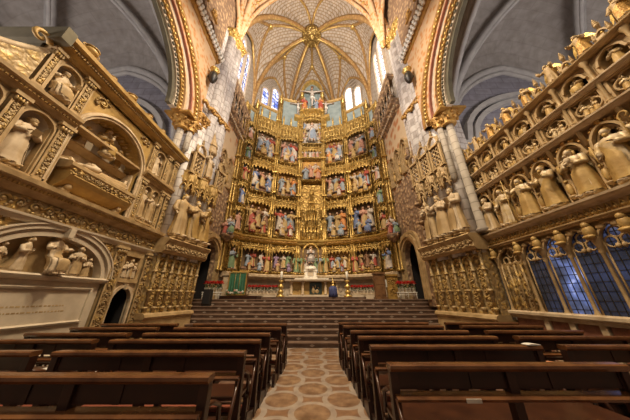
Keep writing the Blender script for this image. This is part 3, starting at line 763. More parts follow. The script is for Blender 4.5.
# transverse arch between the piers, with a fringe of tracery
mb = MB(FR); P = arch(AX, 18, 5.65, 8.5, 40, .35); 
mb.strip(offs(P, -.16, AX, 18), P, -9.35, -8.85, 0); mb.strip(offs(P, -.02, AX, 18), offs(P, .22, AX, 18), -9.4, -8.7, 1)
Q = offs(P, -.1, AX, 18)
for a, b in Q[1:-1]: mb.ball((a, b, -8.82), (.13, .13, .1), 2, 6, 4)
Q = offs(P, .12, AX, 18)
for i in range(len(Q) - 1):
    for q in (0, .5): mb.ball((Q[i][0] + (Q[i + 1][0] - Q[i][0]) * q, Q[i][1] + (Q[i + 1][1] - Q[i][1]) * q, -8.68), (.10, .10, .07), 2, 6, 4)
o = struct(mb.build('ceiling_transverse_arch', [ORANGE, ORANGE, GOLD]))
# the bay of the nave in front of it
DL, DR = (-5.6, -1.0, 18), (5.2, -1.0, 18); K2 = (AX, 4.2, 26.6)
cells2 = [Cell(AL, AR, K2, 8.3), Cell(DL, AL, K2, 6), Cell(AR, DR, K2, 6), Cell(DR, DL, K2, 6.6)]
mb = MB()
for c in cells2: c.web(mb)
root = struct(mb.build('ceiling_nave', m_block('painted_nave_web', (.46, .30, .22), (.38, .25, .19), (.25, .13, .09), .5, .3, .85, .2, .12, True)))
for c in cells2:
    mb = MB(); rib(mb, c.RP, .2); rib(mb, [p - Vector((0, 0, .06)) for p in c.F], .14)
    for u in (.12, .25, .38, .62, .75, .88): rib(mb, c.path((0.01 if u < .5 else .99, .02), (u, .75), 10), .13)
    mb.build('nave_rib', [ORANGE, RIB], root)

# ---------------------------------------------------------------- aisles beyond the side arches
for side, nm in ((-1, 'left'), (1, 'right')):
    x0, x1 = side * 6.75, side * 14.6; ya, yb = -1.2, 7.9
    c4 = [(x0, yb, 8.8), (x1, yb, 8.8), (x1, ya, 8.8), (x0, ya, 8.8)]; Kc = ((x0 + x1) / 2, (ya + yb) / 2, 14.8)
    cs = [Cell(c4[i], c4[(i + 1) % 4], Kc, 4.9, 14) for i in range(4)]
    mb = MB()
    for c in cs: c.web(mb)
    root = struct(mb.build('ceiling_aisle_' + nm, AISLE))
    for c in cs:
        mb = MB(); mb.tube([p - Vector((0, 0, .1)) for p in c.RP], .2, 8, 0); mb.tube([p - Vector((0, 0, .3)) for p in c.RP], .09, 6, 0)
        mb.tube(c.F, .2, 8, 0); mb.tube([p + Vector((0, 0, -.35)) for p in c.F], .12, 8, 0)
        mb.build('aisle_rib', AISLER, root)
    mb = MB(); mb.box(min(side * 6.3, side * 15), max(side * 6.3, side * 15), 7.95, 8.25, 0, 15.5, 0)
    xa = side * 14.7; mb.box(min(xa, xa + side * .3), max(xa, xa + side * .3), -5, 8, 0, 15.5, 0)
    struct(mb.build('wall_aisle_' + nm, AISLEW))
    mb = MB(FR); cx = (x0 + x1) / 2
    for h in (3.3, 2.9):
        P = arch(cx, 8.2, h, h * .95, 24, .2); mb.strip(P, offs(P, .25, cx, 8.2), -7.96, -7.7 - .1 * (3.3 - h), 0)
    mb.box(min(x0, x1), max(x0, x1), 8.0, 8.25, -7.96, -7.55, 0)
    struct(mb.build('trim_aisle_' + nm, AISLER))

# ---------------------------------------------------------------- sanctuary side walls, apse walls, windows
def lancet(M, name, ac, zb, half, h, glass, wall_c=0.0):
    P = arch(ac, zb + h, half, half * 1.5, 12, .5); P = [(ac - half, zb)] + P + [(ac + half, zb)]
    mb = MB(M); mb.strip(P, [(ac + (x - ac) * 1.35, z + (.12 if z > zb else -.1)) for x, z in P], wall_c - .1, wall_c + .18, 0)
    mb.box(ac - half * 1.35, ac + half * 1.35, zb - .14, zb, wall_c - .1, wall_c + .25, 0)
    r = struct(mb.build(name, PALEP))
    mb = MB(M); mb.prism(P, wall_c + .02, wall_c + .05, 0); mb.build('pane', glass, r)
    mb = MB(M); n = int(h / .45)
    for i in range(1, n + 1): mb.box(ac - half, ac + half, zb + i * h / n - .02, zb + i * h / n + .02, wall_c + .05, wall_c + .08, 0)
    mb.box(ac - .02, ac + .02, zb, zb + h + half, wall_c + .05, wall_c + .08, 0)
    mb.build('glazing_bar', LEAD, r)
    return r
wn = 1
for side, nm in ((-1, 'left'), (1, 'right')):
    X = -5.95 if side < 0 else 5.38
    M = frame((X, 0, 0), (0, 1, 0), (0, 0, 1), (-side, 0, 0))
    mb = MB(M); P = arch(11.75, 3.6, .95, 1.05, 14, .2)
    mb.box(9.3, 10.8, 1.2, 3.6, -.35, 0, 0); mb.box(12.7, 15, 1.2, 3.6, -.35, 0, 0); plate_arch(mb, 9.3, 15, 3.6, 8.2, P, -.35, 0, 0)
    root = struct(mb.build('wall_sanctuary_' + nm, PALEP if False else BROWNC))
    MB(M).box(9.3, 15, 8.2, 12.9, -.35, 0, 0).build('painted_wall', WALLP, root)
    MB(M).box(9.0, 15, 12.9, 26, -.35, -.02, 0).build('upper_wall', WALLB, root)
    mb = MB(M)
    Pj = [(P[0][0], 1.5)] + P + [(P[-1][0], 1.5)]
    for d, c in ((.12, .12), (.26, .2), (.42, .12)):
        A_ = [(x + (d - .13) * (1 if x > 11.75 else -1 if x < 11.75 else 0), z + (d - .13) * (1 if z > 3.6 else 0)) for x, z in Pj]; B_ = [(x + d * (1 if x > 11.75 else -1 if x < 11.75 else 0), z + d * (1 if z > 3.6 else 0)) for x, z in Pj]
        mb.strip(A_, B_, -.05, c, 0)
    mb.build('doorway_moulding', STONE, root)
    MB(M).box(10.3, 13.2, 1.4, 5.2, -2.6, -2.5, 0).box(12.9, 13.1, 1.4, 5.2, -2.6, -.34, 0).box(10.4, 10.6, 1.4, 5.2, -2.6, -.34, 0).box(10.4, 13.1, 5.0, 5.2, -2.6, -.34, 0).build('dark_passage', BLACK, root)  # black walls: the passage's shade is put into their colour
    mb = MB(M)
    for k in range(4):                                     # blind tracery of the triforium
        ac = 9.95 + k * .95
        for d in (0, .14, .28):
            Q = arch(ac, 9.6 - d, .42 - d, .75 - d, 10, .4); Q = [(Q[0][0], 8.3)] + Q + [(Q[-1][0], 8.3)]
            mb.strip(Q, [(x + (.07 if x > ac else -.07), z + .05) for x, z in Q], -.02, .22 - d * .4, 0)
        mb.ball((ac, 8.8, .1), (.12, .3, .1), 1, 8, 6); mb.ball((ac, 9.2, .1), .09, 1, 8, 5)
    mb.build('blind_arcade', [STONE, OCHRE], root)
    mb = MB(M)                                             # gallery with parapet and white heads
    mb.mold(9.6, 13.6, [(12.7, -.1), (12.9, .15), (13.2, .25), (13.3, .42), (13.5, .45), (13.5, -.1)], 0)
    for k in range(7):
        a = 9.8 + k * .58; mb.tube([(a, 13.5, .35), (a, 15.6, .35)], .06, 6, 0); mb.lathe(a, 15.5, .35, [(.06, 0), (.12, .1), (.12, .2), (.0, .6)], 6, 0)
        Q = arch(a + .29, 14.9, .25, .4, 8, .4); mb.strip(Q, [(x, 15.6) for x, z in Q], .25, .42, 0)
        mb.ball((a + .29, 14.1, .2), (.14, .4, .12), 0, 8, 6); mb.ball((a + .29, 14.6, .2), .11, 0, 8, 5)
    mb.box(9.6, 13.6, 15.55, 15.8, -.1, .45, 0)
    mb.build('gallery', BROWNC, root)
    mb = MB(M)
    for k in range(18): mb.ball((9.8 + k * .21, 12.95, .3), (.06, .1, .07), 0, 7, 5)
    mb.build('carved_heads', STONEW, root)
    for ac in (10.6, 11.7): lancet(M, 'window_%d' % wn, ac, 16.6, .36, 4.2, GLASSB if side < 0 else GLASSW); wn += 1
def facet_frame(p, q, up=(0, 0, 1)):
    a = Vector((q[0] - p[0], q[1] - p[1], 0)); L = a.length; a.normalize(); c = Vector((a.y, -a.x, 0))
    if c.y > 0: c = -c
    return frame((p[0], p[1], 0), a, up, c), L
for nm, p, q, wins in (('apse_left', BL, CL, ((.28, 19.4, .36, 1.9), (.56, 19.3, .42, 3.0))), ('apse_back', CL, CR, ()), ('apse_right', BR, CR, ((.30, 19.2, .36, 2.4), (.56, 19.3, .44, 3.1)))):
    M, L = facet_frame(p, q)
    struct(MB(M).box(-.2, L + .2, 1.2, 27, -.4, -.05, 0).build('wall_' + nm, WALLB))
    for f, zb, hw, h in wins: lancet(M, 'window_%d' % wn, f * L, zb, hw, h, GLASSW if 'right' in nm else GLASSB, -.03); wn += 1
# ================================================================ the altarpiece
rnd = random.Random(11)
RX = -0.3
PLAN = [(1.08, 16.0), (3.12, 15.4), (5.0, 14.2), (5.5, 13.2)]
altarpiece = thing('altarpiece', 'towering gilded carved altarpiece of painted relief scenes behind the altar', 'altarpiece', (RX, 16.0, 1.5))
FACETS = []
for s in (-1, 1):
    for i in range(3):
        p = (RX + s * PLAN[i][0], PLAN[i][1]); q = (RX + s * PLAN[i + 1][0], PLAN[i + 1][1])
        if s < 0: p, q = q, p
        M, L = facet_frame(p, q); FACETS.append((s, i, M, L))
MC, LC = facet_frame((RX - PLAN[0][0], 16), (RX + PLAN[0][0], 16))
GL = lambda m, p: m @ Vector(p)
def robes(*names): return [ROBES[RB[n]] for n in names]
def pinnacle(mb, a, b, c, r, h, mat=0, seg=6):
    mb.lathe(a, b, c, [(r, 0), (r, h * .42), (r * 1.5, h * .45), (r * 1.3, h * .5), (0.004, h)], seg, mat)
    for z in (.6, .72, .84): mb.ball((a, b + h * z, c), (r * 1.35 * (1.15 - z) / .5, r * .4, r * 1.35 * (1.15 - z) / .5), mat, 6, 4)
def canopy(M, a0, a1, b0, b1, depth, mats, parent, name='canopy'):
    """overhanging gothic canopy: cusped fringe, tracery panel, rows of pinnacles"""
    mb = MB(M); w_ = a1 - a0; h = b1 - b0
    def fc(u): return depth * (0.55 + 0.45 * math.sin(PI * u))
    n = max(4, int(w_ / .26)); 
    pts = [(a0 + w_ * i / (n * 4), fc(i / (n * 4))) for i in range(n * 4 + 1)]
    V = [(a, b0 + .12, c) for a, c in pts] + [(a, b0 + min(.5, h * .5), c) for a, c in pts] + [(a, b0 + .12, 0) for a, c in pts] + [(a, b0 + min(.5, h * .5), 0) for a, c in pts]
    k = len(pts); fs = []
    for i in range(k - 1): fs += [(i, i + 1, k + i + 1, k + i), (i, 2 * k + i, 2 * k + i + 1, i + 1), (k + i, k + i + 1, 3 * k + i + 1, 3 * k + i)]
    mb.add(V, fs, 0)
    mb.tube([(a, b0 + .12, c + .01) for a, c in pts], .03, 5, 1); mb.tube([(a, b0 + min(.5, h * .5), c + .01) for a, c in pts], .04, 5, 1)
    for i in range(n):
        P = []
        for q in range(7):
            u = (i + q / 6) / n; P.append((a0 + w_ * u, b0 - .06 + .17 * math.sin(PI * q / 6), fc(u)))
        mb.tube(P, .028, 5, 1)
    for i in range(n + 1):
        u = i / n; a, c = a0 + w_ * u, fc(u)
        mb.lathe(a, b0 - .14, c, [(.006, 0), (.04, .08), (.03, .25), (.03, min(.5, h * .45) + .1)], 5, 1)
        pinnacle(mb, a, b0 + min(.45, h * .45), c, .035, h * (.42 if i % 2 else .6), 1)
    # tracery backing rising behind
    mb.box(a0, a1, b0 + .3, b1, 0, depth * .35, 0)
    m2 = max(3, int(w_ / .3))
    for i in range(m2):
        a = a0 + w_ * (i + .5) / m2; hw = w_ / m2 * .42
        for zb, zt in ((b0 + .45, b0 + h * .72), (b0 + h * .7, b1 - .08)):
            if zt - zb < .25: continue
            P = arch(a, zt - hw * 1.3, hw, hw * 1.2, 6, .4); P = [(P[0][0], zb)] + P + [(P[-1][0], zb)]
            mb.tube([(x, z, depth * .38) for x, z in P], .03, 5, 1); mb.tube([(a, zb, depth * .38), (a, zt - hw * .6, depth * .38)], .022, 5, 1)
    return mb.build(name, mats, parent)
def niche_frame(M, a0, a1, b0, b1, parent, ground, name='relief_scene', ledge=.42):
    mb = MB(M); mb.box(a0, a1, b0, b1, -.06, .02, 0)
    mb.box(a0, a1, b0 - .12, b0, 0, ledge, 1); mb.mold(a0, a1, [(b0 - .3, 0), (b0 - .22, ledge * .6), (b0 - .12, ledge + .03), (b0 - .06, ledge + .05), (b0, ledge), (b0, 0)], 1)
    for x in (a0, a1 - .06): mb.box(x, x + .06, b0, b1, 0, .3, 1)
    n = max(3, int((a1 - a0) / .22))
    for i in range(n):                                       # small arcade at the back and on the ledge front
        a = a0 + (a1 - a0) * (i + .5) / n; mb.ball((a, b0 - .17, ledge * .8), (.07, .045, .05), 1, 6, 4)
    return mb.build(name, [ground, GOLDF], parent)
def crowd(M, a0, a1, b0, b1, part, cols, seed, n=4):
    """figures of one relief, as its sub-parts"""
    r = random.Random(seed); W_, H = a1 - a0, b1 - b0
    rz = facing(M.col[2].xyz)
    back = n - n // 2; 
    for i in range(n):
        front = i >= back; k_ = (i - back) if front else i; nn = (n // 2) if front else back
        u = (k_ + (.5 if not front else .5)) / nn + r.uniform(-.06, .06)
        h = H * (r.uniform(.46, .54) if front else r.uniform(.66, .76))
        z = b0 if front else b0 + H * .2
        if front: me = figure_mesh(('kneel', 'seat')[(seed + i) % 2], seed % 3 + i, beard=(seed + i) % 3 == 0, hair=1 + (seed + i) % 2, arms=('chest', 'fore')[i % 2])
        else: me = kind((seed + i) % 8, item=None, hat=None)
        a = a0 + .14 + (W_ - .28) * u; c = .30 if front else .14
        c1, c2 = cols[i % len(cols)], cols[(i + 1 + seed) % len(cols)]
        put_figure(me, 'carved_figure', GL(M, (a, z, c)), h / .98, rz + r.uniform(-.5, .5), (ROBES[RB[c1]], ROBES[RB['gold'] if i % 2 else RB[c2]], SKIN, HAIR), part, wide=1.08)
    mb = MB(M)
    for q in range(7): mb.ball((a0 + .1 + (W_ - .2) * (q + .5) / 7, b0 + H * .10, .12), (W_ * .11, H * (.09 + .05 * (q % 2)), .12), 0, 6, 4)
    mb.build('rocky_ground', ROBES[RB['brown']] if seed % 2 else GOLDD, part)
SC = {  # colours of the scenes
 (-1, 1, 0): ['grey_blue', 'white', 'red', 'gold'], }
def cols_(i):
    A = [('greyblue', 'white', 'pink', 'white'), ('violet', 'white', 'green', 'pink'), ('red', 'greyblue', 'gold', 'white'), ('greyblue', 'gold', 'orange', 'white'), ('pink', 'greyblue', 'red', 'white'),
         ('greyblue', 'red', 'white', 'orange'), ('gold', 'brown', 'white', 'red'), ('blue', 'pink', 'white', 'greyblue'), ('white', 'greyblue', 'red', 'gold'), ('pink', 'white', 'greyblue', 'gold')]
    return A[i % len(A)]
ROWS = [(3.25, 4.62, 5.15), (5.85, 8.15, 9.05), (9.25, 11.35, 12.4), (12.6, 15.0, 17.0)]
n_ = 0
for s, i, M, L in FACETS:
    top = (20.5, 18.4, 17.05)[i]
    mb = MB(M); mb.box(-.02, L + .02, 3.0, top, -.3, -.03, 0)
    mb.build('back_panel', GOLDC, altarpiece)
    m0, m1 = (.14, L - .14)
    if i < 2:
        for r_, (b0, b1, ct) in enumerate(ROWS):
            n_ += 1
            part = niche_frame(M, m0 + .06, m1 - .06, b0, b1 + .25, altarpiece, DARKN if n_ % 3 else GOLDD)
            crowd(M, m0 + .1, m1 - .1, b0, b1, part, cols_(n_ + (3 if s > 0 else 0)), n_ * 3 + (1 if s > 0 else 0), 5 if r_ else 5)
            canopy(M, m0, m1, b1, ct, .5, [GOLDF, GOLD], altarpiece)
        MB(M).box(.05, L - .05, 17.0, top - .25, -.02, .05, 0).build('upper_panel', BLUEG, altarpiece)
        mb = MB(M)
        for q in range(3):
            a = L * (q + .5) / 3; pinnacle(mb, a, 16.9, .2, .07, 1.2)
        mb.build('pinnacle', GOLD, altarpiece)
    else:
        for r_ in range(6):
            b0 = 3.25 if r_ == 0 else 5.85 + (r_ - 1) * 1.95; h = 1.25
            if r_ == 0: h = 1.35
            part = niche_frame(M, .18, L - .18, b0, b0 + h + .2, altarpiece, BLUEG if r_ % 2 else DARKN, 'saint_niche', .35)
            c1, c2 = (('greyblue', 'green'), ('pink', 'greyblue'), ('blue', 'white'), ('red', 'gold'), ('green', 'greyblue'), ('white', 'pink'))[(r_ + (2 if s > 0 else 0)) % 6]
            put_figure(kind(r_ + (3 if s > 0 else 0), hat=None), 'carved_figure', GL(M, (L / 2, b0, .2)), h, facing(M.col[2].xyz), (ROBES[RB[c1]], ROBES[RB[c2]], SKIN, HAIR), part, wide=1.2)
            canopy(M, .14, L - .14, b0 + h + .1, b0 + h + .55, .4, [GOLDF, GOLD], altarpiece)
        MB(M).box(.05, L - .05, 15.6, top - .2, -.02, .05, 0).build('upper_panel', BLUEG, altarpiece)
    mb = MB(M); mb.mold(-.06, L + .06, [(top - .12, -.3), (top - .12, .05), (top - .06, .12), (top, .18), (top + .05, .18), (top + .05, -.3)], 0)
    n = int(L / .16)
    for q in range(n): mb.ball((L * (q + .5) / n, top - .08, .14), (.05, .04, .03), 0, 6, 4)
    mb.build('cresting', OCHRE, altarpiece)
    mb = MB(M); mb.mold(-.04, L + .04, [(5.2, 0), (5.2, .2), (5.3, .35), (5.42, .38), (5.5, .5), (5.6, .52), (5.62, .3), (5.62, 0)], 0); mb.leaves(.05, L - .05, 5.25, 5.48, .42, rnd, .025, 1, .5)
    mb.build('cornice', [GOLD, GOLDD], altarpiece)
    mb = MB(M); mb.mold(-.04, L + .04, [(2.72, -.3), (2.72, .45), (2.85, .6), (2.98, .62), (3.04, .5), (3.04, -.3)], 0)
    mb.build('marble_ledge', STONEW, altarpiece)
# shafts between the streets, each a bundle of colonnettes with tiers of pinnacles
tops = {0: (20.6, 19.5), 1: (18.5, 18.5), 2: (17.2, 17.2), 3: (17.1, 17.1)}
for s in (-1, 1):
    for k in range(4):
        x, y = RX + s * PLAN[k][0], PLAN[k][1]; tp = (22.2, 20.6, 18.5, 17.1)[k]
        M = frame((x, y - .05, 0), (1, 0, 0), (0, 0, 1), (0, -1, 0)); mb = MB(M)
        cc = .25
        for dx, dc in ((-.13, .1), (.13, .1), (0, .26)):
            segs = [(3.05, 5.2)] + [(5.65 + q * 1.9, 5.65 + q * 1.9 + 1.85) for q in range(int((tp - 5.65) / 1.9))]
            for z0, z1 in segs:
                r = .05 if dc < .2 else .065
                mb.lathe(dx, z0, cc + dc - .1, [(r * 1.6, 0), (r * 1.6, .08), (r, .14), (r, (z1 - z0) * .7), (r * 1.5, (z1 - z0) * .73), (r * .9, (z1 - z0) * .78), (r * .3, (z1 - z0))], 8, 0)
        mb.box(-.2, .2, 3.04, tp - .3, -.3, .16, 1)
        for q in range(int((tp - 5.65) / 1.9)):
            z = 5.65 + q * 1.9
            mb.box(-.2, .2, z - .07, z + .03, 0, .46, 0)
        pinnacle(mb, 0, tp - 1.0, .2, .1, 1.3)
        mb.build('pilaster', [GOLD, GOLDC], altarpiece)
        for q in range(int((tp - 5.65) / 1.9)):
            if k == 3 or q > 5: continue
        if k < 3:
            part = MB(M).box(-.17, .17, 3.1, 3.22, .2, .48, 0).build('pedestal', GOLDD, altarpiece)
            put_figure(kind(k + s + 2, item=None, hat=None), 'carved_figure', GL(M, (0, 3.22, .34)), 1.25, facing((0, -1)), robes('red' if k % 2 else 'green', 'gold') + [SKIN, HAIR], part)
# outer edge boards: plain bright gilded posts at the two ends
for s in (-1, 1):
    mb = MB(frame((RX + s * 5.55, 13.1, 0), (1, 0, 0), (0, 0, 1), (0, -1, 0)))
    mb.box(-.1, .1, 5.6, 17.1, -.2, .12, 0); mb.tube([(-.1 * s, 5.6, .14), (-.1 * s, 17.1, .14)], .06, 8, 0); mb.tube([(.08 * s, 5.6, .14), (.08 * s, 17.1, .14)], .05, 8, 0)
    mb.build('edge_post', GOLD, altarpiece)
# ---- centre street
mb = MB(MC); mb.box(-.02, LC + .02, 3.0, 19.2, -.3, -.03, 0); mb.build('back_panel', GOLDC, altarpiece)
mb = MB(MC); mb.mold(-.04, LC + .04, [(5.2, 0), (5.2, .2), (5.3, .35), (5.42, .38), (5.5, .5), (5.6, .52), (5.62, .3), (5.62, 0)], 0); mb.build('cornice', [GOLD, GOLDD], altarpiece)
MB(MC).mold(-.04, LC + .04, [(2.72, -.3), (2.72, .45), (2.85, .6), (2.98, .62), (3.04, .5), (3.04, -.3)], 0).build('marble_ledge', STONEW, altarpiece)
c0, c1 = .2, LC - .2
part = niche_frame(MC, c0, c1, 3.2, 5.1, altarpiece, DARKN); cx = LC / 2
for a, cl in ((c0 + .25, ('green', 'gold')), (c1 - .25, ('greyblue', 'gold')), (c0 + .55, ('pink', 'white')), (c1 - .55, ('green', 'white'))):
    put_figure(kind(int(a * 7) % 8, item=None, hat=None), 'carved_figure', GL(MC, (a, 3.2, .18)), 1.3, 0, robes(*cl) + [SKIN, HAIR], part)
# tabernacle tower: gilded openwork in diminishing stages
mb = MB(MC)
for st, (z, h, hw) in enumerate(((5.65, 1.0, .62), (6.65, 1.05, .5), (7.7, .8, .36), (8.5, .6, .22))):
    for q in range(7):
        an = PI * q / 6; x, c = cx + hw * math.cos(an), .1 + hw * .6 * math.sin(an)
        pinnacle(mb, x, z, c, .05, h * 1.25, 0)
        if q < 6:
            a2 = PI * (q + 1) / 6; P = []
            for w_ in range(7): P.append((cx + hw * math.cos(an + (a2 - an) * w_ / 6), z + h * .55 + .14 * math.sin(PI * w_ / 6), .1 + hw * .6 * math.sin(an + (a2 - an) * w_ / 6)))
            mb.tube(P, .03, 5, 0)
    mb.lathe(cx, z, .1, [(hw * 1.05, 0), (hw * 1.1, .06), (hw * .95, .1)], 10, 0, False, 1, .6); mb.lathe(cx, z, .1, [(hw * .7, 0), (hw * .7, h)], 8, 1, False, 1, .6)
pinnacle(mb, cx, 9.0, .2, .12, 1.4)
for x in (c0 + .08, c1 - .08):
    for z in (5.65, 7.4): pinnacle(mb, x, z, .25, .08, 1.7)
mb.build('tabernacle_tower', [GOLD, GOLDF], altarpiece)
part = niche_frame(MC, c0, c1, 11.0, 13.2, altarpiece, GOLDD); 
for a, z, c, h, ps, sd, cl in ((c0 + .35, 11.0, .28, 1.35, 'kneel', 1, ('greyblue', 'white')), (c1 - .35, 11.0, .28, 1.3, 'kneel', 2, ('orange', 'pink')), (cx - .1, 11.25, .2, 1.3, 'stand', 1, ('pink', 'gold')), (cx + .35, 11.3, .15, 1.5, 'stand', 3, ('white', 'gold')), (c0 + .7, 11.5, .12, 1.2, 'stand', 0, ('gold', 'brown'))):
    put_figure(figure_mesh(ps, sd, beard=sd > 2, hair=2, arms='chest'), 'carved_figure', GL(MC, (a, z, c)), h, 0, robes(*cl) + [SKIN, HAIR], part, wide=1.25)
canopy(MC, c0 - .05, c1 + .05, 14.0, 14.75, .5, [GOLDF, GOLD], altarpiece)
part = niche_frame(MC, c0, c1, 13.35, 14.05, altarpiece, GOLDD)
for q, a in enumerate((c0 + .3, c0 + .72, cx + .12, c1 - .35)):
    put_figure(figure_mesh('kneel', q, hair=1, arms='wide', wings=True), 'carved_figure', GL(MC, (a, 13.36, .2)), .85, 0, robes('white', 'pink') + [SKIN, GOLD], part, wide=1.2)
part = niche_frame(MC, c0 - .05, c1 + .05, 14.95, 17.7, altarpiece, ROBES[RB['white']])
put_figure(figure_mesh('stand', 4, hair=2, arms='chest'), 'carved_figure', GL(MC, (cx, 15.2, .3)), 2.25, 0, robes('white', 'greyblue') + [SKIN, HAIR], part, wide=1.15)
for q in range(8):
    sd = -1 if q % 2 else 1; z = 15.05 + (q // 2) * .62
    put_figure(figure_mesh('kneel', q % 3, hair=1, arms='fore', wings=True), 'carved_figure', GL(MC, (cx + sd * (.68 + .08 * (q // 2 % 2)), z, .18)), .75, -sd * .6, robes(('white', 'pink', 'gold', 'greyblue')[q // 2], 'gold') + [SKIN, GOLD], part, wide=1.2)
mb = MB(MC)
for q in range(20):
    t = 2 * PI * q / 20; mb.tube([(cx + .45 * math.cos(t), 16.35 + 1.0 * math.sin(t), .1), (cx + .62 * math.cos(t), 16.35 + 1.22 * math.sin(t), .1)], [.05, .012], 5, 0)
mb.build('gilded_rays', GOLD, altarpiece)
canopy(MC, c0 - .1, c1 + .1, 17.75, 19.0, .5, [GOLDF, GOLD], altarpiece)
# the topmost compartment with its pointed arch
mb = MB(MC); P = arch(cx, 22.0, LC / 2, 1.75, 20, .3); 
mb.prism([(0, 19.1), (LC, 19.1)] + [(x, z) for x, z in reversed(P)], -.3, -.1, 0); mb.build('upper_panel', BLUEG, altarpiece)
mb = MB(MC); Q = [(0, 19.1)] + P + [(LC, 19.1)]
mb.strip([(cx + (x - cx) * .86, z - (.12 if z > 20 else 0)) for x, z in Q], [(cx + (x - cx) * 1.08, z + (.14 if z > 20 else 0)) for x, z in Q], -.3, .25, 0)
for x, z in P[1:-1:2]: mb.ball((x, z + .12, .2), (.1, .1, .1), 0, 6, 4)
mb.box(0, LC, 19.0, 19.15, -.1, .6, 0)
for q in range(9): mb.lathe(LC * (q + .5) / 9, 19.15, .55, [(.04, 0), (.03, .25), (.05, .3), (0, .42)], 6, 0)
mb.build('arched_frame', GOLD, altarpiece)
altarpiece_c = (cx,)

# ---- figures that stand free on it
def crucified(name, base, h, label):
    r = thing(name, label, 'crucifix', base)
    M = frame(base, (1, 0, 0), (0, 0, 1), (0, -1, 0)); mb = MB(M)
    mb.box(-.08, .08, 0, h, -.08, .06, 0); mb.box(-.36 * h, .36 * h, h * .76, h * .80, -.07, .06, 0); mb.box(-.14, .14, h * .93, h * .985, .05, .09, 0)
    mb.build('cross', WALNUT, r)
    mb = MB(M); k = h / 3.4
    loft(mb, [[(x * k, z * k, (y + .16) * k) for x, y, z in ring_pts(cx_, cy_, zz, rx, ry, 12)] for zz, cx_, cy_, rx, ry in
              ((.55, 0, 0, .06, .05), (.62, 0, .02, .07, .06), (.95, 0, .07, .09, .09), (1.15, .02, .1, .11, .1), (1.5, .01, .05, .15, .11), (1.68, 0, .03, .19, .13), (1.85, 0, .03, .155, .11), (2.05, 0, .04, .18, .13), (2.28, 0, .04, .22, .13), (2.42, 0, .04, .17, .1), (2.5, 0, .06, .07, .07), (2.58, 0, .08, .06, .06))], 0)
    for sd in (-1, 1):
        mb.tube([(sd * .15 * k, 2.36 * k, .19 * k), (sd * .5 * k, 2.44 * k, .16 * k), (sd * .8 * k, 2.54 * k, .14 * k), (sd * 1.12 * k, 2.64 * k, .10 * k)], [.075 * k, .065 * k, .055 * k, .035 * k], 8, 0)
        hand(mb, (sd * 1.12 * k, 2.64 * k, .10 * k), (sd, .15, 0), .17 * k, 0)
        mb.tube([(sd * .04 * k, .6 * k, .18 * k), (sd * .04 * k, .5 * k, .22 * k), (sd * .03 * k, .38 * k, .26 * k)], [.06 * k, .055 * k, .03 * k], 6, 0)
    body = mb.build('corpus', ROBES[RB['white']], r)
    mb = MB(Matrix.Translation(GL(M, (0, 0, 0))) @ Matrix.Identity(4)); head(mb, (-.03 * k, -.24 * k, 2.72 * k), .125 * k, .35, .25, True, 2, 0, 1); mb.build('head', [SKIN, HAIR], r)
    mb = MB(M); loft(mb, [[(x * k, z * k, (y + .16) * k) for x, y, z in ring_pts(0, .05, zz, rx, ry, 14, .05, 6)] for zz, rx, ry in ((1.42, .17, .13), (1.55, .185, .14), (1.72, .2, .145))], 0)
    mb.tube([(.19 * k, 1.66 * k, .2 * k), (.27 * k, 1.5 * k, .2 * k), (.24 * k, 1.25 * k, .18 * k)], [.05 * k, .05 * k, .02 * k], 6, 0); mb.build('loincloth', WHITE, r)
    return r
y_c = 15.65
crucified('crucifix', (RX, y_c, 19.15), 3.5, 'large crucifix at the very top of the golden altarpiece')
def statue(me, nm, label, cat, loc, h, rz, mats, group=None, wide=1.0, base=None, bm_=None, bh=.12, br=.2):
    r = thing(nm, label, cat, loc, group)
    z0 = 0
    if base:
        mb = MB(frame(loc, (1, 0, 0), (0, 0, 1), (0, -1, 0))); mb.lathe(0, 0, 0, [(br * .8, 0), (br, bh * .25), (br * .85, bh * .5), (br, bh * .85), (br, bh)], 8, 0, False); mb.build(base, bm_, r); z0 = bh
    put_figure(me, 'carved_figure', (loc[0], loc[1], loc[2] + z0), h, rz, mats, r, wide=wide)
    return r
statue(figure_mesh('stand', 4, hair=2, arms='chest'), 'mourner_statue', 'red-robed mourner standing on the lower side of the topmost crucifix, by the blue window', 'statue', (RX - .82, 15.62, 19.15), 1.75, .3, [ROBES[1], ROBES[8], SKIN, HAIR], wide=1.1)
statue(figure_mesh('stand', 2, hair=2, arms='one'), 'mourner_statue', 'orange-red robed mourner beside the topmost crucifix, nearer the bright white windows', 'statue', (RX + .84, 15.62, 19.15), 1.7, -.3, [ROBES[8], ROBES[1], SKIN, HAIR], wide=1.15)
statue(figure_mesh('kneel', 2, hair=2, arms='chest'), 'mourner_statue', 'grey-blue kneeling mourner at the foot of the topmost crucifix', 'statue', (RX + .42, 15.55, 19.15), 1.35, -.4, [ROBES[6], ROBES[6], SKIN, HAIR])
for s, i, M, L in FACETS:
    if i == 0:
        a = L - .45 if s < 0 else .45
        p = GL(M, (a, 18.2, .35))
        MB(M).box(a - .35, a + .35, 17.85, 18.2, 0, .6, 0).build('bracket', GOLD, altarpiece)
        r = crucified('crucified_thief', (p.x, p.y, p.z), 2.3, 'small crucified thief on %s of the altarpiece top, beside the central crucifix' % ('the blue-window side' if s < 0 else 'the white-window side'))
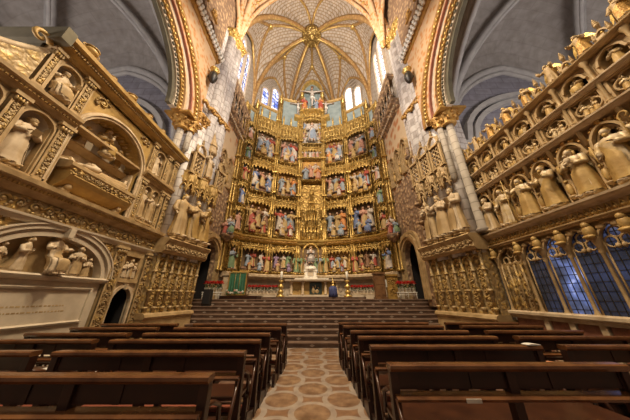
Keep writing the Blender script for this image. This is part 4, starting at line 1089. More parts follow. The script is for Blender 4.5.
# ================================================================ tomb wall (to the camera's one side)
rnd = random.Random(21)
M = LW
tomb = thing('wall_tomb', 'towering gilded marble wall tomb with arched niches, opposite the screen with leaded windows', 'tomb', (-6.0, 4.5, 0))
def panelled(M, a0, a1, b0, b1, c, mat_f, mat_p, parent, name='pilaster', leaf=.03):
    """pilaster: capital, base and a sunk panel of carved candelabra"""
    mb = MB(M); w_ = a1 - a0; h = b1 - b0
    mb.box(a0, a1, b0, b1, c - .12, c + .03, 0)
    mb.box(a0 - .03, a1 + .03, b0, b0 + .10, c - .1, c + .09, 0); mb.box(a0 - .015, a1 + .015, b0 + .1, b0 + .16, c - .1, c + .06, 0)
    mb.box(a0 - .04, a1 + .04, b1 - .08, b1, c - .1, c + .1, 0)
    for q in range(4): mb.ball((a0 + w_ * (q + .5) / 4, b1 - .15, c + .06), (w_ * .13, .07, .04), 1, 6, 4)
    for x in (a0, a1 - .035): mb.box(x, x + .035, b0 + .16, b1 - .22, c, c + .055, 0)
    mb.box(a0 + .035, a1 - .035, b0 + .16, b1 - .22, c, c + .036, 1)
    mb.leaves(a0 + .05, a1 - .05, b0 + .2, b1 - .26, c + .045, rnd, leaf * .6, 1)
    return mb.build(name, [mat_f, mat_p], parent)
def shell_niche(M, ac, half, b0, b1, c, depth, mats, parent, name='niche', frame_w=.06):
    """arched niche: plate with opening, rounded back, shell head, moulded rim"""
    mb = MB(M); zs = b1 - half - .06
    P = arch(ac, zs, half, half, 14)
    plate_arch(mb, ac - half - frame_w, ac + half + frame_w, zs, b1, P, c - .1, c, 0)
    for sx in (-1, 1): mb.box(min(ac + sx * half, ac + sx * (half + frame_w)), max(ac + sx * half, ac + sx * (half + frame_w)), b0, zs, c - .1, c, 0)
    R = []
    for j, z in enumerate([b0 + (zs - b0) * q / 4 for q in range(5)]): R.append([(ac + half * math.cos(PI * i / 12), z, c - .08 - depth * math.sin(PI * i / 12)) for i in range(13)])
    mb.grid(R, 1)
    R = []
    for j in range(7):
        t = PI / 2 * j / 6; R.append([(ac + half * math.cos(t) * math.cos(PI * i / 12), zs + half * math.sin(t), c - .08 - depth * (1 + .06 * (i % 2)) * math.cos(t) * math.sin(PI * i / 12)) for i in range(13)])
    mb.grid(R, 1)
    Q = [(ac - half, b0)] + P + [(ac + half, b0)]
    mb.strip(Q, [(ac + (x - ac) * 1.12, z + (.035 if z > zs else 0)) for x, z in Q], c - .02, c + .045, 0)
    mb.box(ac - half - frame_w, ac + half + frame_w, b0 - .06, b0, c - .1 - depth, c + .08, 0)
    return mb.build(name, mats, parent)
def cornice(M, a0, a1, b0, b1, c, parent, mat, proj=.2, lf=None, name='cornice', dent=True):
    mb = MB(M); h = b1 - b0
    mb.mold(a0, a1, [(b0, -.3), (b0, c + .02), (b0 + h * .2, c + .05), (b0 + h * .35, c + proj * .5), (b0 + h * .6, c + proj * .7), (b0 + h * .7, c + proj), (b1, c + proj * 1.05), (b1, -.3)], 0)
    if dent:
        n = int((a1 - a0) / .07)
        for q in range(n): mb.box(a0 + (q + .2) * .07, a0 + (q + .8) * .07, b0 + h * .38, b0 + h * .58, c + proj * .5, c + proj * .72, 1)
    return mb.build(name, [mat, lf or mat], parent)
mb = MB(M); mb.box(1.0, 7.74, 0, 5.65, -1.5, -.95, 0); mb.box(2.95, 7.74, 5.65, 7.0, -1.5, -.95, 0)
mb.box(1.0, 3.2, 0, 5.65, -1, -.36, 0); mb.box(6.22, 7.74, 2.0, 7.0, -1, -.36, 0); mb.box(7.38, 7.74, 0, 2.0, -1, -.1, 0); mb.box(2.95, 3.95, 3.6, 6.95, -1, -.36, 0); mb.box(1.0, 6.55, 0, 3.7, -1, -.42, 0)
tag(mb.build('masonry', STONE, tomb))
# ---- lower tier
mb = MB(M); mb.box(1.0, 6.6, 0, .35, -.4, .12, 0, .02); mb.mold(1.0, 6.6, [(.35, -.3), (.35, .13), (.4, .15), (.48, .06), (.55, .03), (.55, -.3)], 0); mb.build('plinth', MARBLE, tomb)
mb = MB(M); mb.box(1.2, 6.18, .5, 1.96, -.4, -.02, 0)
for a0, a1 in ((3.55, 6.0),):
    mb.mold(a0, a1, [(1.0, -.05), (1.0, .02), (1.04, .035), (1.07, .0), (1.07, -.05)], 0); mb.mold(a0, a1, [(1.76, -.05), (1.76, .02), (1.80, .035), (1.83, .0), (1.83, -.05)], 0)
    for x in (a0, a1 - .06): mb.box(x, x + .06, 1.0, 1.83, -.05, .03, 0)
mb.build('inscription_panel', MARBLE, tomb)
mb = MB(M)                                             # worn lines of an inscription, incised: illegible at this size in the photo
for r_ in range(2):
    a = 4.1
    while a < 5.5:
        l = rnd.uniform(.02, .07); mb.box(a, a + l, 1.28 + r_ * .12, 1.31 + r_ * .12, -.021, -.017, 0); a += l + rnd.uniform(.02, .04)
mb.build('inscription', STONE, tomb)
mb = MB(M); mb.mold(3.2, 6.25, [(1.94, -.4), (1.94, .04), (1.98, .1), (2.03, .12), (2.07, .06), (2.07, -.4)], 0); mb.build('sill', MARBLE, tomb)
LA = arch(4.85, 2.07, 1.22, .84, 30)
mb = MB(M); plate_arch(mb, 3.2, 6.22, 2.07, 3.06, LA, -.36, -.02, 0); mb.build('spandrel', TOMBC, tomb)
mb = MB(M)
for d0, d1, c in ((-.02, .07, .03), (.07, .14, .0), (.14, .24, .07), (.24, .27, .10)): mb.strip(offs(LA, d0, 4.85, 2.07), offs(LA, d1, 4.85, 2.07), -.2, c, 0)
mb.box(4.79, 4.91, 2.9, 3.12, -.1, .16, 0)
mb.build('arch_moulding', MARBLE, tomb)
part = MB(M).box(3.6, 6.1, 2.07, 2.95, -.4, -.2, 0).build('lunette_relief', STONE, tomb)
for a, z, h, ps, sd, tr in ((4.85, 2.07, .92, 'seat', 2, 0), (4.3, 2.07, .74, 'kneel', 1, .6), (5.38, 2.07, .74, 'kneel', 2, -.5), (3.98, 2.07, .55, 'kneel', 0, .3), (5.7, 2.07, .5, 'kneel', 5, -.2)):
    put_figure(figure_mesh(ps, sd, beard=False, hair=2, arms='chest' if ps == 'kneel' else 'fore'), 'carved_figure', GL(M, (a, z, -.08)), h, facing((1, 0)) + tr, STONES, part, wide=1.15)
mb = MB(M)
for sx in (-1, 1): mb.leaves(4.85 + sx * .95, 4.85 + sx * 1.3, 2.75, 3.03, .01, rnd, .03, 0)
mb.build('spandrel_foliage', OCHRE, tomb)
panelled(M, 6.22, 6.56, .1, 3.05, .03, STONE, TOMBF, tomb); panelled(M, 2.86, 3.18, .1, 3.05, .03, STONE, TOMBF, tomb); panelled(M, 7.4, 7.72, .1, 3.05, .03, STONE, TOMBF, tomb)
DA = arch(6.97, 1.45, .34, .42, 12)
mb = MB(M); plate_arch(mb, 6.56, 7.38, 1.45, 2.02, DA, -.1, -.02, 0); mb.box(6.56, 6.63, 0, 1.45, -.1, -.02, 0); mb.box(7.31, 7.38, 0, 1.45, -.1, -.02, 0)
DQ = [(6.63, 0)] + DA + [(7.31, 0)]
mb.strip(DQ, [(6.97 + (x - 6.97) * 1.2, z + (.08 if z > 1.45 else 0)) for x, z in DQ], -.05, .04, 0)
mb.box(6.93, 6.99, 1.82, 1.98, 0, .1, 0)
mb.build('doorway', STONEW, tomb)
MB(M).box(6.6, 7.34, 0, 1.98, -.94, -.9, 0).box(7.32, 7.36, 0, 1.98, -.9, -.11, 0).box(6.58, 6.62, 0, 1.98, -.9, -.11, 0).box(6.6, 7.34, 1.92, 1.98, -.9, -.11, 0).build('dark_passage', BLACK, tomb)  # doorway darkness painted in as black passage walls
mb = MB(M); mb.box(6.56, 7.35, 2.02, 3.05, -.3, -.12, 0); mb.box(6.56, 7.35, 2.02, 2.14, -.3, .05, 0); mb.box(6.56, 7.35, 2.82, 3.05, -.3, .03, 0)
for x in (6.56, 7.24): mb.box(x, x + .11, 2.14, 2.82, -.3, .02, 0)
part = mb.build('relief_panel', STONE, tomb)
for a, h in ((6.78, .5), (6.96, .6), (7.13, .5)): put_figure(figure_mesh('kneel', 2 if h > .55 else 1, hair=2, arms='chest'), 'carved_figure', GL(M, (a, 2.15, -.03)), h, facing((1, 0)), STONES, part, wide=1.1)
# ---- frieze
cornice(M, 1.0, 7.76, 3.03, 3.18, .0, tomb, MARBLE, .12, dent=False)
mb = MB(M); mb.box(1.0, 7.74, 3.18, 3.52, -.36, .04, 0); mb.leaves(1.2, 7.66, 3.2, 3.5, .06, rnd, .028, 1); mb.build('frieze', [TOMBF, TOMBC], tomb)
cornice(M, 1.0, 7.76, 3.52, 3.82, .05, tomb, STONE, .24, OCHRE)
# ---- second tier
for a0, a1 in ((3.74, 3.98), (2.92, 3.12), (6.22, 6.42), (7.2, 7.36), (7.46, 7.72)): panelled(M, a0, a1, 3.82, 5.42, .0, STONE, TOMBC, tomb)
shell_niche(M, 3.43, .27, 3.95, 5.38, -.02, .26, [STONE, MARBLE], tomb)
shell_niche(M, 2.62, .22, 3.95, 5.38, -.02, .26, [STONE, MARBLE], tomb)
for a in (6.63, 7.0): shell_niche(M, a, .145, 4.0, 5.32, -.02, .18, [STONE, MARBLE], tomb, frame_w=.04)
mb = MB(M)
for a0, a1 in ((1.0, 2.4), (3.08, 3.18), (3.68, 3.76)): mb.box(a0, a1, 3.82, 5.42, -.36, -.03, 0)
mb.box(1.0, 3.98, 5.36, 5.45, -.36, -.02, 0); mb.box(2.3, 3.74, 3.8, 3.92, -.36, -.02, 0); mb.build('tier_wall', STONE, tomb)
mb = MB(M); mb.box(6.4, 6.48, 3.82, 5.42, -.36, -.03, 0); mb.box(7.14, 7.24, 3.82, 5.42, -.36, -.03, 0); mb.box(6.22, 7.36, 5.3, 5.45, -.36, -.02, 0); mb.box(6.42, 7.2, 3.8, 3.95, -.36, -.02, 0)
mb.build('tier_wall', STONE, tomb)
cornice(M, 1.0, 3.98, 5.42, 5.68, .0, tomb, STONE, .2, OCHRE); cornice(M, 6.16, 7.76, 5.42, 5.68, .0, tomb, STONE, .2, OCHRE)
# great arch over the sarcophagus
GA = arch(5.06, 5.4, 1.04, 1.06, 30)
mb = MB(M); plate_arch(mb, 3.96, 6.2, 5.4, 6.95, GA, -.3, -.03, 0); mb.box(3.96, 4.02, 3.82, 5.4, -.3, -.03, 0); mb.box(6.1, 6.22, 3.82, 5.4, -.3, -.03, 0); mb.build('spandrel', OCHRE, tomb)
mb = MB(M); GQ = [(4.02, 3.82)] + GA + [(6.1, 3.82)]
for d0, d1, c in ((0, .07, .02), (.07, .11, .06), (.11, .15, .03)):
    f = lambda d: [(5.06 + (x - 5.06) * (1 + d / 1.04), z if z < 5.4 else 5.4 + (z - 5.4) * (1 + d / 1.06)) for x, z in GQ]
    mb.strip(f(d0), f(d1), -.1, c, 0)
mb.build('arch_moulding', STONEW, tomb)
mb = MB(M); mb.strip(GA, offs(GA, .06, 5.06, 5.4), -1.0, -.25, 0)
for k in range(15):
    t = PI * (k + .5) / 15
    for c in (-.42,): mb.ball((5.06 + 1.03 * math.cos(t), 5.4 + 1.05 * math.sin(t), c), (.055, .055, .09), 1, 8, 5)
    if k: 
        t = PI * k / 15; mb.tube([(5.06 + 1.03 * math.cos(t), 5.4 + 1.05 * math.sin(t), -.95), (5.06 + 1.03 * math.cos(t), 5.4 + 1.05 * math.sin(t), -.25)], .025, 5, 0)
mb.build('coffered_soffit', [OCHRE, STONE], tomb)
mb = MB(M); mb.box(3.98, 6.15, 3.8, 6.5, -1.0, -.58, 0)
for a in (4.0, 6.08): mb.box(a - .03, a + .04, 3.8, 5.4, -.95, -.2, 0)
mb.build('recess_back', STONEW, tomb)
mb = MB(M); mb.mold(4.02, 6.1, [(5.24, -.6), (5.24, -.5), (5.3, -.44), (5.38, -.38), (5.42, -.38), (5.42, -.6)], 0); mb.build('impost', STONE, tomb)
part = MB(M).strip(GA, [(x, 5.42) for x, z in GA], -.60, -.56, 0).build('lunette_relief', MARBLE, tomb)
for a, h, ps, sd, tr in ((5.06, .95, 'seat', 4, 0), (4.52, .62, 'kneel', 1, .5), (5.6, .62, 'kneel', 2, -.5)):
    put_figure(figure_mesh(ps, sd, hair=2, arms='chest', item='child' if ps == 'seat' else None), 'carved_figure', GL(M, (a, 5.42, -.44)), h * 1.05, facing((1, 0)) + tr, GILT, part, wide=1.25)
# sarcophagus and effigy, resting in the recess
y0, y1 = 4.12, 6.0
sar = thing('sarcophagus', 'bow-fronted marble sarcophagus on the tomb ledge under the big arch', 'sarcophagus', (-6.35, 5.06, 3.82))
mb = MB(M); prof = [(3.86, -.85), (3.86, -.05), (3.93, .0), (3.98, -.03), (4.05, .08), (4.15, .2), (4.27, .26), (4.38, .2), (4.44, .16), (4.44, -.85)]
mb.mold(y0 + .06, y1 - .06, prof, 0); mb.build('chest', OCHRE, sar)
mb = MB(M); mb.mold(y0, y1, [(4.44, -.85), (4.44, .2), (4.5, .26), (4.58, .26), (4.62, .2), (4.66, -.0), (4.66, -.85)], 0); mb.leaves(y0 + .05, y1 - .05, 4.3, 4.46, .26, rnd, .02, 1, .6); mb.build('lid', [STONE, TOMBF], sar)
for a in (y0 + .25, y1 - .25):
    mb = MB(M); mb.ball((a, 3.93, .02), (.12, .1, .1), 0, 8, 6); mb.ball((a, 4.02, .1), (.08, .08, .06), 0, 8, 6); mb.build('lion_foot', STONE, sar)
eff = thing('recumbent_effigy', 'white stone bishop lying on the bow-fronted sarcophagus', 'effigy', (-6.35, 4.2, 4.66))
mb = MB(M); mb.ball((4.32, 4.73, -.34), (.2, .08, .26), 0, 10, 6); mb.build('pillow', STONEW, eff)
o = put_figure(figure_mesh('stand', 6, beard=False, hair=1, arms='chest', hat='mitre'), 'carved_figure', (-6.32, 5.95, 4.80), 1.62, 0, STONES, eff)
o.rotation_euler = Matrix(((0, 1, 0), (1, 0, 0), (0, 0, -1))).to_euler() if False else Matrix(((1, 0, 0), (0, 0, -1), (0, -1, 0))).to_euler()
o.rotation_euler = (PI / 2, 0, 0)    # head towards -y? set below
o.matrix_basis = Matrix.Translation(o.location) @ Matrix(((1, 0, 0, 0), (0, 0, -1, 0), (0, -1, 0, 0), (0, 0, 0, 1))) @ Matrix.Diagonal((1.62, 1.62, 1.62, 1)) if False else Matrix.Translation(o.location) @ Matrix(((-1, 0, 0, 0), (0, 0, -1, 0), (0, -1, 0, 0), (0, 0, 0, 1))) @ Matrix.Diagonal((1.62, 1.62, 1.62, 1))
# ---- upper tier
for a0, a1 in ((2.98, 3.16), (3.72, 3.94), (6.22, 6.4), (7.0, 7.18), (7.42, 7.72)): panelled(M, a0, a1, 5.68, 6.94, .0, STONE, TOMBC, tomb)
shell_niche(M, 3.44, .24, 5.75, 6.85, -.02, .24, [STONE, MARBLE], tomb); shell_niche(M, 6.70, .22, 5.75, 6.85, -.02, .2, [STONE, MARBLE], tomb)
mb = MB(M); 
for a0, a1, z0, z1 in ((2.95, 7.36, 6.88, 6.96), (2.95, 3.96, 6.82, 6.9), (6.2, 7.36, 6.82, 6.9), (2.95, 7.36, 5.64, 5.7), (3.14, 3.18, 5.68, 6.9), (3.7, 3.74, 5.68, 6.9), (6.38, 6.46, 5.68, 6.9), (6.94, 7.02, 5.68, 6.9), (7.18, 7.36, 5.68, 6.9)): mb.box(a0, a1, z0, z1, -.36, -.03, 0)
mb.build('tier_wall', STONE, tomb)
mb = MB(M)
for sx, ca in ((-1, 4.28), (1, 5.84)): mb.leaves(ca - .22, ca + .22, 6.45, 6.88, .0, rnd, .035, 0)
mb.build('spandrel_foliage', TOMBF, tomb)
cornice(M, 2.9, 7.78, 6.94, 7.28, .0, tomb, OCHRE, .34, TOMBC)
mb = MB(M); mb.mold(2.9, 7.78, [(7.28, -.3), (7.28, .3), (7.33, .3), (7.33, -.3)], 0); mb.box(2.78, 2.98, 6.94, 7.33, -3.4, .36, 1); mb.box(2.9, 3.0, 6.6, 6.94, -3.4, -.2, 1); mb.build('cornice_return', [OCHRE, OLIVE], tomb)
# volute at the stepped end
pts = [(2.95, 6.72)]
for q in range(9): u = q / 8; pts.append((2.95 - 1.45 * u, 6.72 - .95 * (1 - (1 - u) ** 2)))
out = [(2.95, 5.7)] + pts
mb = MB(M); mb.prism(out, -.3, .0, 0); mb.build('volute_panel', TOMBC, tomb)
mb = MB(M); mb.tube([(x, z, -.05) for x, z in pts], .07, 8, 0)
sp = [(2.72 + (.17 - .012 * q) * math.cos(q * .6), 6.86 + (.17 - .012 * q) * math.sin(q * .6), .02) for q in range(13)]
mb.tube(sp, [.06 - .003 * q for q in range(13)], 7, 1); mb.build('volute', [STONEW, OCHRE], tomb)
# carved ornaments on top
URN = [('largest gilt urn on the tomb cornice, next to its stepped end', 3.42, .36), ('second gilt urn along the tomb cornice, beside the largest', 4.1, .2), ('third gilt urn along the tomb cornice, above the big arch', 4.75, .3), ('fourth gilt urn along the tomb cornice, past the big arch', 5.5, .25), ('gilt urn on the tomb cornice closest to the pale pier', 6.2, .22)]
for lb, a, h in URN:
    u = thing('urn', lb, 'urn', (-5.85, a, 7.33), 'urns on the tomb cornice')
    mb = MB(M); r = h * .42
    mb.lathe(a, 7.33, .15, [(r * .6, 0), (r * .65, h * .06), (r * .25, h * .14), (r * .3, h * .2), (r * .9, h * .38), (r, h * .52), (r * .8, h * .66), (r * .5, h * .7)], 12, 0); mb.build('body', STONE if h < .3 else OCHRE, u)
    mb = MB(M); mb.lathe(a, 7.33 + h * .7, .15, [(r * 1.0, 0), (r * 1.05, h * .05), (r * .7, h * .1), (r * .35, h * .2), (r * .1, h * .3)], 12, 0); mb.build('lid', OCHRE, u)
    mb = MB(M)
    for sx in (-1, 1):
        mb = MB(M); mb.tube([(a + sx * r * .85, 7.33 + h * .45, .15), (a + sx * r * 1.4, 7.33 + h * .55, .15), (a + sx * r * 1.2, 7.33 + h * .7, .15), (a + sx * r * .75, 7.33 + h * .66, .15)], h * .035, 5, 0); mb.build('handle', OCHRE, u)
# statues of the tomb
def wallstatue(M, a, z, c, h, me, label, mats, out, group=None, wide=1.1, cat='statue', tr=0, nm='statue', bh=.08):
    p = GL(M, (a, z, c)); return statue(me, nm, label, cat, (p.x, p.y, p.z), h, facing(out) + tr, mats, group, wide, 'base', STONE, bh, h * .17)
TS = [(3.43, 3.95, -.16, 1.18, 'stand', 0, 'large stone saint with a book in the tomb niche beside the sarcophagus arch'), (2.62, 3.95, -.16, 1.15, 'stand', 2, 'stone saint with a staff in the tomb niche by the edge of the view'),
      (3.44, 5.75, -.14, .9, 'seat', 3, 'stone figure seated in the highest tomb niche, just under the stepped cornice'), (6.70, 5.75, -.14, .9, 'stand', 1, 'slim stone figure in the upper tomb niche near the pale pier'),
      (6.63, 4.0, -.12, 1.08, 'stand', 5, 'narrow stone saint in the paired tomb niches, the one beside the sarcophagus'), (7.0, 4.0, -.12, 1.08, 'stand', 7, 'narrow crowned saint in the paired tomb niches, the one beside the pale pier')]
for a, z, c, h, ps, k, lb in TS:
    wallstatue(M, a, z, c, h, kind(k, ps) if ps == 'stand' else figure_mesh('seat', k, beard=True, hair=1, arms='fore', item='book'), lb, STONES if k % 2 else (STONEW, STONEW, STONE, STONE), (1, 0), 'statues in the tomb niches', 1.12 if h > 1 else 1.2)

# ================================================================ choir screen with leaded windows
M = RW
screen = thing('stone_screen', 'long gilded gothic stone screen with rows of saints above dark leaded windows', 'screen', (6.0, 4.5, 0))
mb = MB(M); mb.box(1.4, 7.1, 0, 1.15, -.9, -.36, 0); mb.box(1.4, 7.1, 3.1, 6.45, -.9, -.36, 0); mb.box(6.12, 7.1, 0, 3.2, -.9, -.3, 0); mb.build('masonry', STONE, screen)
mb = MB(M)
BAY = [6.12 - .58 * k for k in range(9)]
for k, a in enumerate(BAY[:-1]): mb.box(a - .49, a - .09, .12, 1.04, -.36, -.06, 0)
mb.box(6.2, 7.0, .12, 1.04, -.36, -.06, 0); mb.build('red_marble_panels', REDMARBLE, screen)
mb = MB(M); mb.box(1.4, 7.1, 0, .12, -.3, .12, 0); mb.box(1.4, 7.1, 1.04, 1.12, -.36, .0, 0); mb.mold(1.4, 7.1, [(1.12, -.36), (1.12, .04), (1.15, .07), (1.21, .07), (1.24, .02), (1.24, -.36)], 0)
for a in BAY: mb.box(a - .06, a + .06, .12, 1.04, -.36, -.02, 0)
mb.build('plinth', STONEW, screen)
# windows: leaded glass with bars
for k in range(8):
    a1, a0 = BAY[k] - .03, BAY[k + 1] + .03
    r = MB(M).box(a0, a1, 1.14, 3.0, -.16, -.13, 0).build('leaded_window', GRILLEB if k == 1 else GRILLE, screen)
    mb = MB(M)
    for q in range(1, 4): mb.box(a0 + (a1 - a0) * q / 4 - .008, a0 + (a1 - a0) * q / 4 + .008, 1.14, 3.0, -.14, -.12, 0)
    for q in range(1, 10): mb.box(a0, a1, 1.14 + .19 * q - .008, 1.14 + .19 * q + .008, -.14, -.12, 0)
    mb.build('glazing_bar', IRON, r)
mb = MB(M); mb.box(6.2, 7.05, 1.14, 2.6, -.32, -.12, 0)
for q in range(4):
    a = 6.3 + .22 * q; mb.tube([(a, 1.14, -.08), (a, 2.5, -.08)], .03, 6, 0); mb.leaves(a - .03, a + .13, 1.2, 2.4, -.1, rnd, .02, 0)
mb.build('gilded_panel', TOMBF, screen)
for a in BAY[:-1] + [7.02]:
    mb = MB(M); mb.lathe(a, 1.14, -.05, [(.07, 0), (.07, .08), (.045, .14), (.034, .2), (.034, 1.3), (.055, 1.34), (.04, 1.4), (.075, 1.58), (.085, 1.62), (.085, 1.68)], 10, 0)
    for sx in (-1, 1): mb.tube([(a + sx * .045, 1.14, -.11), (a + sx * .045, 2.8, -.11)], .018, 6, 0)
    mb.build('colonnette', STONE, screen)
    mb = MB(M); mb.ball((a, 2.92, .0), (.1, .16, .1), 0, 8, 6); mb.ball((a, 2.8, .06), (.12, .05, .08), 0, 8, 5); mb.ball((a, 3.06, .02), (.07, .08, .08), 0, 8, 5); mb.build('carved_corbel', OCHRE, screen)
edges = [7.02] + BAY
for k in range(9):
    a1, a0 = edges[k], edges[k + 1]; ac = (a0 + a1) / 2; hw = (a1 - a0) / 2 - .03
    P = arch(ac, 2.5, hw, .52, 14, .3)
    mb = MB(M); plate_arch(mb, a0, a1, 2.5, 3.12, P, -.22, -.1, 0); mb.strip(P, offs(P, .045, ac, 2.5), -.2, -.03, 0)
    for sx in (-1, 1):
        C_ = (ac + sx * hw * .48, 2.66); mb.tube([(C_[0] + .1 * math.cos(2 * PI * w_ / 12), C_[1] + .11 * math.sin(2 * PI * w_ / 12), -.14) for w_ in range(12)], .028, 5, 0, True)
        mb.ball((ac + sx * hw * .18, 2.56, -.12), (.045, .06, .05), 0, 6, 4); mb.ball((C_[0], 2.98, -.06), (.1, .07, .05), 0, 6, 4)
    mb.tube([(ac + .1 * math.cos(2 * PI * w_ / 12), 2.84 + .11 * math.sin(2 * PI * w_ / 12), -.14) for w_ in range(12)], .026, 5, 0, True)
    mb.build('tracery_arch', STONE, screen)
cornice(M, 1.4, 7.12, 3.1, 3.2, .0, screen, STONE, .08, dent=False)
mb = MB(M); mb.box(1.4, 7.1, 3.2, 3.42, -.36, .02, 0)
for q in range(48):
    a = 1.5 + q * .117; mb.tube([(a, 3.22, .03), (a + .058, 3.38, .05), (a + .117, 3.22, .03)], .02, 5, 1); mb.ball((a + .058, 3.27, .04), (.03, .03, .03), 1, 6, 4)
mb.build('frieze', [STONE, OCHRE], screen)
cornice(M, 1.4, 7.12, 3.4, 3.56, .0, screen, STONEW, .2, dent=False)
# saints' tier
SA = [6.72, 6.05, 5.38, 4.71, 4.04, 3.37, 2.70, 2.03]
ORD = ['first', 'second', 'third', 'fourth', 'fifth', 'sixth', 'seventh', 'eighth']
LOOK = ['pale bearded saint clasping a book', 'saint with one lowered hand', 'bearded saint with a staff', 'bearded saint holding a book out', 'saint carrying a child', 'saint holding a sword', 'mitred saint with a crozier', 'crowned saint']
mb = MB(M)
for k in range(9):
    a = 7.055 - .67 * k
    mb.box(a - .075, a + .075, 3.56, 5.1, -.36, -.14, 0)
mb.build('tier_piers', STONE, screen)
for k in range(9):
    a = 7.055 - .67 * k; mb = MB(M)
    for sx in (-.08, .08): mb.lathe(a + sx, 3.56, -.1, [(.05, 0), (.05, .06), (.03, .1), (.03, .95), (.055, 1.0), (.055, 1.08)], 8, 0)
    mb.ball((a, 3.95, -.08), (.07, .17, .06), 1, 8, 6); mb.ball((a, 4.16, -.06), .045, 1, 8, 5); mb.lathe(a, 3.7, -.07, [(.02, 0), (.08, .06), (.08, .09)], 8, 0)
    mb.ball((a, 4.5, -.08), (.07, .15, .06), 1, 8, 6); mb.ball((a, 4.69, -.06), .043, 1, 8, 5)
    pinnacle(mb, a, 4.7, -.02, .05, 1.0, 0)
    mb.build('shaft_with_figures', [STONE, OCHRE], screen)
for k, a in enumerate(SA):
    mb = MB(M); P = arch(a, 4.55, .26, .42, 14, .25)
    plate_arch(mb, a - .27, a + .27, 4.55, 5.1, P, -.3, -.12, 0)
    mb.strip(P, offs(P, .05, a, 4.55), -.2, -.02, 0); mb.strip(offs(P, -.07, a, 4.55), offs(P, -.03, a, 4.55), -.24, -.1, 0)
    for q in range(9):
        x, z = offs(P, -.1, a, 4.55)[int(1 + q * 12 / 8)]; mb.ball((x, z, -.16), .035, 0, 6, 4)
        x, z = offs(P, .09, a, 4.55)[int(1 + q * 12 / 8)]; mb.ball((x, z, -.05), (.035, .045, .03), 3, 6, 4)
    mb.ball((a, 5.06, -.03), (.05, .08, .05), 3, 6, 4)
    for sx in (-1, 1): mb.leaves(a + sx * .2 - .06, a + sx * .2 + .06, 4.88, 5.06, -.1, rnd, .02, 3, .6)
    for q in range(-3, 4): mb.ball((a + q * .075, 3.6, -.02), (.03, .03, .03), 3, 5, 4)
    mb.box(a - .3, a + .3, 3.56, 4.5, -.36, -.33, 2); mb.box(a - .3, a + .3, 4.5, 5.05, -.36, -.33, 1)
    for q in range(-2, 3):
        mb.tube([(a + q * .09, 4.5, -.31), (a + q * .09, 4.98 - .05 * q * q, -.31)], .013, 5, 0); mb.tube([(a + q * .09 + .045 + .035 * math.cos(w_ * .785), 4.72 + .05 * math.sin(w_ * .785), -.3) for w_ in range(8)], .012, 5, 0, True)
    mb.build('saint_niche', [STONE, DARKN, TOMBC, GOLDD], screen)
    wallstatue(M, a, 3.56, -.04, 1.2, kind(k), '%s, %s along the screen counting from the pale pier' % (LOOK[k], ORD[k]), GILT if k else STONES, (-1, 0), 'life-size saints along the screen', 1.12, tr=.15 * ((k % 3) - 1), nm='saint_statue')
cornice(M, 1.4, 7.1, 5.08, 5.2, .0, screen, STONEW, .12, dent=False)
# relief tier with quatrefoils, then busts in niches, then the crest
for k, a in enumerate(SA):
    mb = MB(M); mb.box(a - .3, a + .3, 5.2, 5.78, -.36, -.15, 0)
    for x in (a - .3, a + .25): mb.box(x, x + .05, 5.2, 5.78, -.2, -.02, 0)
    mb.box(a - .3, a + .3, 5.2, 5.25, -.2, -.02, 0); mb.box(a - .3, a + .3, 5.73, 5.78, -.2, -.02, 0)
    Q = []
    for q in range(4):
        for w_ in range(7):
            an = q * PI / 2 - PI / 2 * 1.0 + (w_ / 6 - .5) * PI * 1.1; Q.append((a + .1 * math.cos(q * PI / 2 - PI / 2) + .13 * math.cos(an), 5.49 + .1 * math.sin(q * PI / 2 - PI / 2) + .13 * math.sin(an), -.08))
    mb.tube(Q, .026, 5, 0, True)
    for sx in (-1, 1): 
        for sz in (-1, 1): mb.ball((a + sx * .2, 5.49 + sz * .2, -.1), .04, 0, 6, 4)
    part = mb.build('quatrefoil_relief', STONE, screen)
    for sx, h in ((-.09, .3), (.09, .34), (0, .24)): put_figure(figure_mesh('kneel', k % 3, hair=2, arms='chest'), 'carved_figure', GL(M, (a + sx, 5.3, -.1)), h, facing((-1, 0)) + sx * 4, GILT, part, wide=1.15)
    mb = MB(M); P = arch(a, 6.12, .2, .24, 12, .15); plate_arch(mb, a - .3, a + .3, 6.12, 6.48, P, -.34, -.08, 0)
    for x in (a - .3, a + .2): mb.box(x, x + .1, 5.86, 6.12, -.34, -.08, 0)
    mb.strip(P, offs(P, .045, a, 6.12), -.2, -.03, 0); mb.box(a - .3, a + .3, 5.86, 6.45, -.36, -.33, 1)
    part = mb.build('bust_niche', [STONE, BLACK], screen)
    b = wallstatue(M, a, 5.87, -.16, .5, kind(k + 3, 'seat', item=None) if k % 2 else figure_mesh('kneel', 2, hair=2, arms='chest', wings=True), 'small %s figure in the %s upper screen niche counting from the pale pier' % ('seated' if k % 2 else 'winged', ORD[k]), GILT, (-1, 0), 'small figures in the upper screen niches', 1.2, bh=.04, nm='niche_figure')
    mb = MB(M)
    for x in (a - .335,):
        mb.lathe(x, 5.2, -.0, [(.05, 0), (.035, .08), (.035, .55), (.06, .6)], 8, 0); mb.lathe(x, 5.82, -.0, [(.05, 0), (.035, .05), (.035, .5), (.07, .58), (.07, .66)], 8, 0); mb.box(x - .05, x + .05, 5.2, 6.45, -.3, -.06, 0)
    mb.build('slender_shaft', STONE, screen)
cornice(M, 1.4, 7.1, 5.76, 5.86, .0, screen, STONEW, .1, dent=False); cornice(M, 1.4, 7.1, 6.44, 6.52, .0, screen, STONE, .12, dent=False)
n = 16
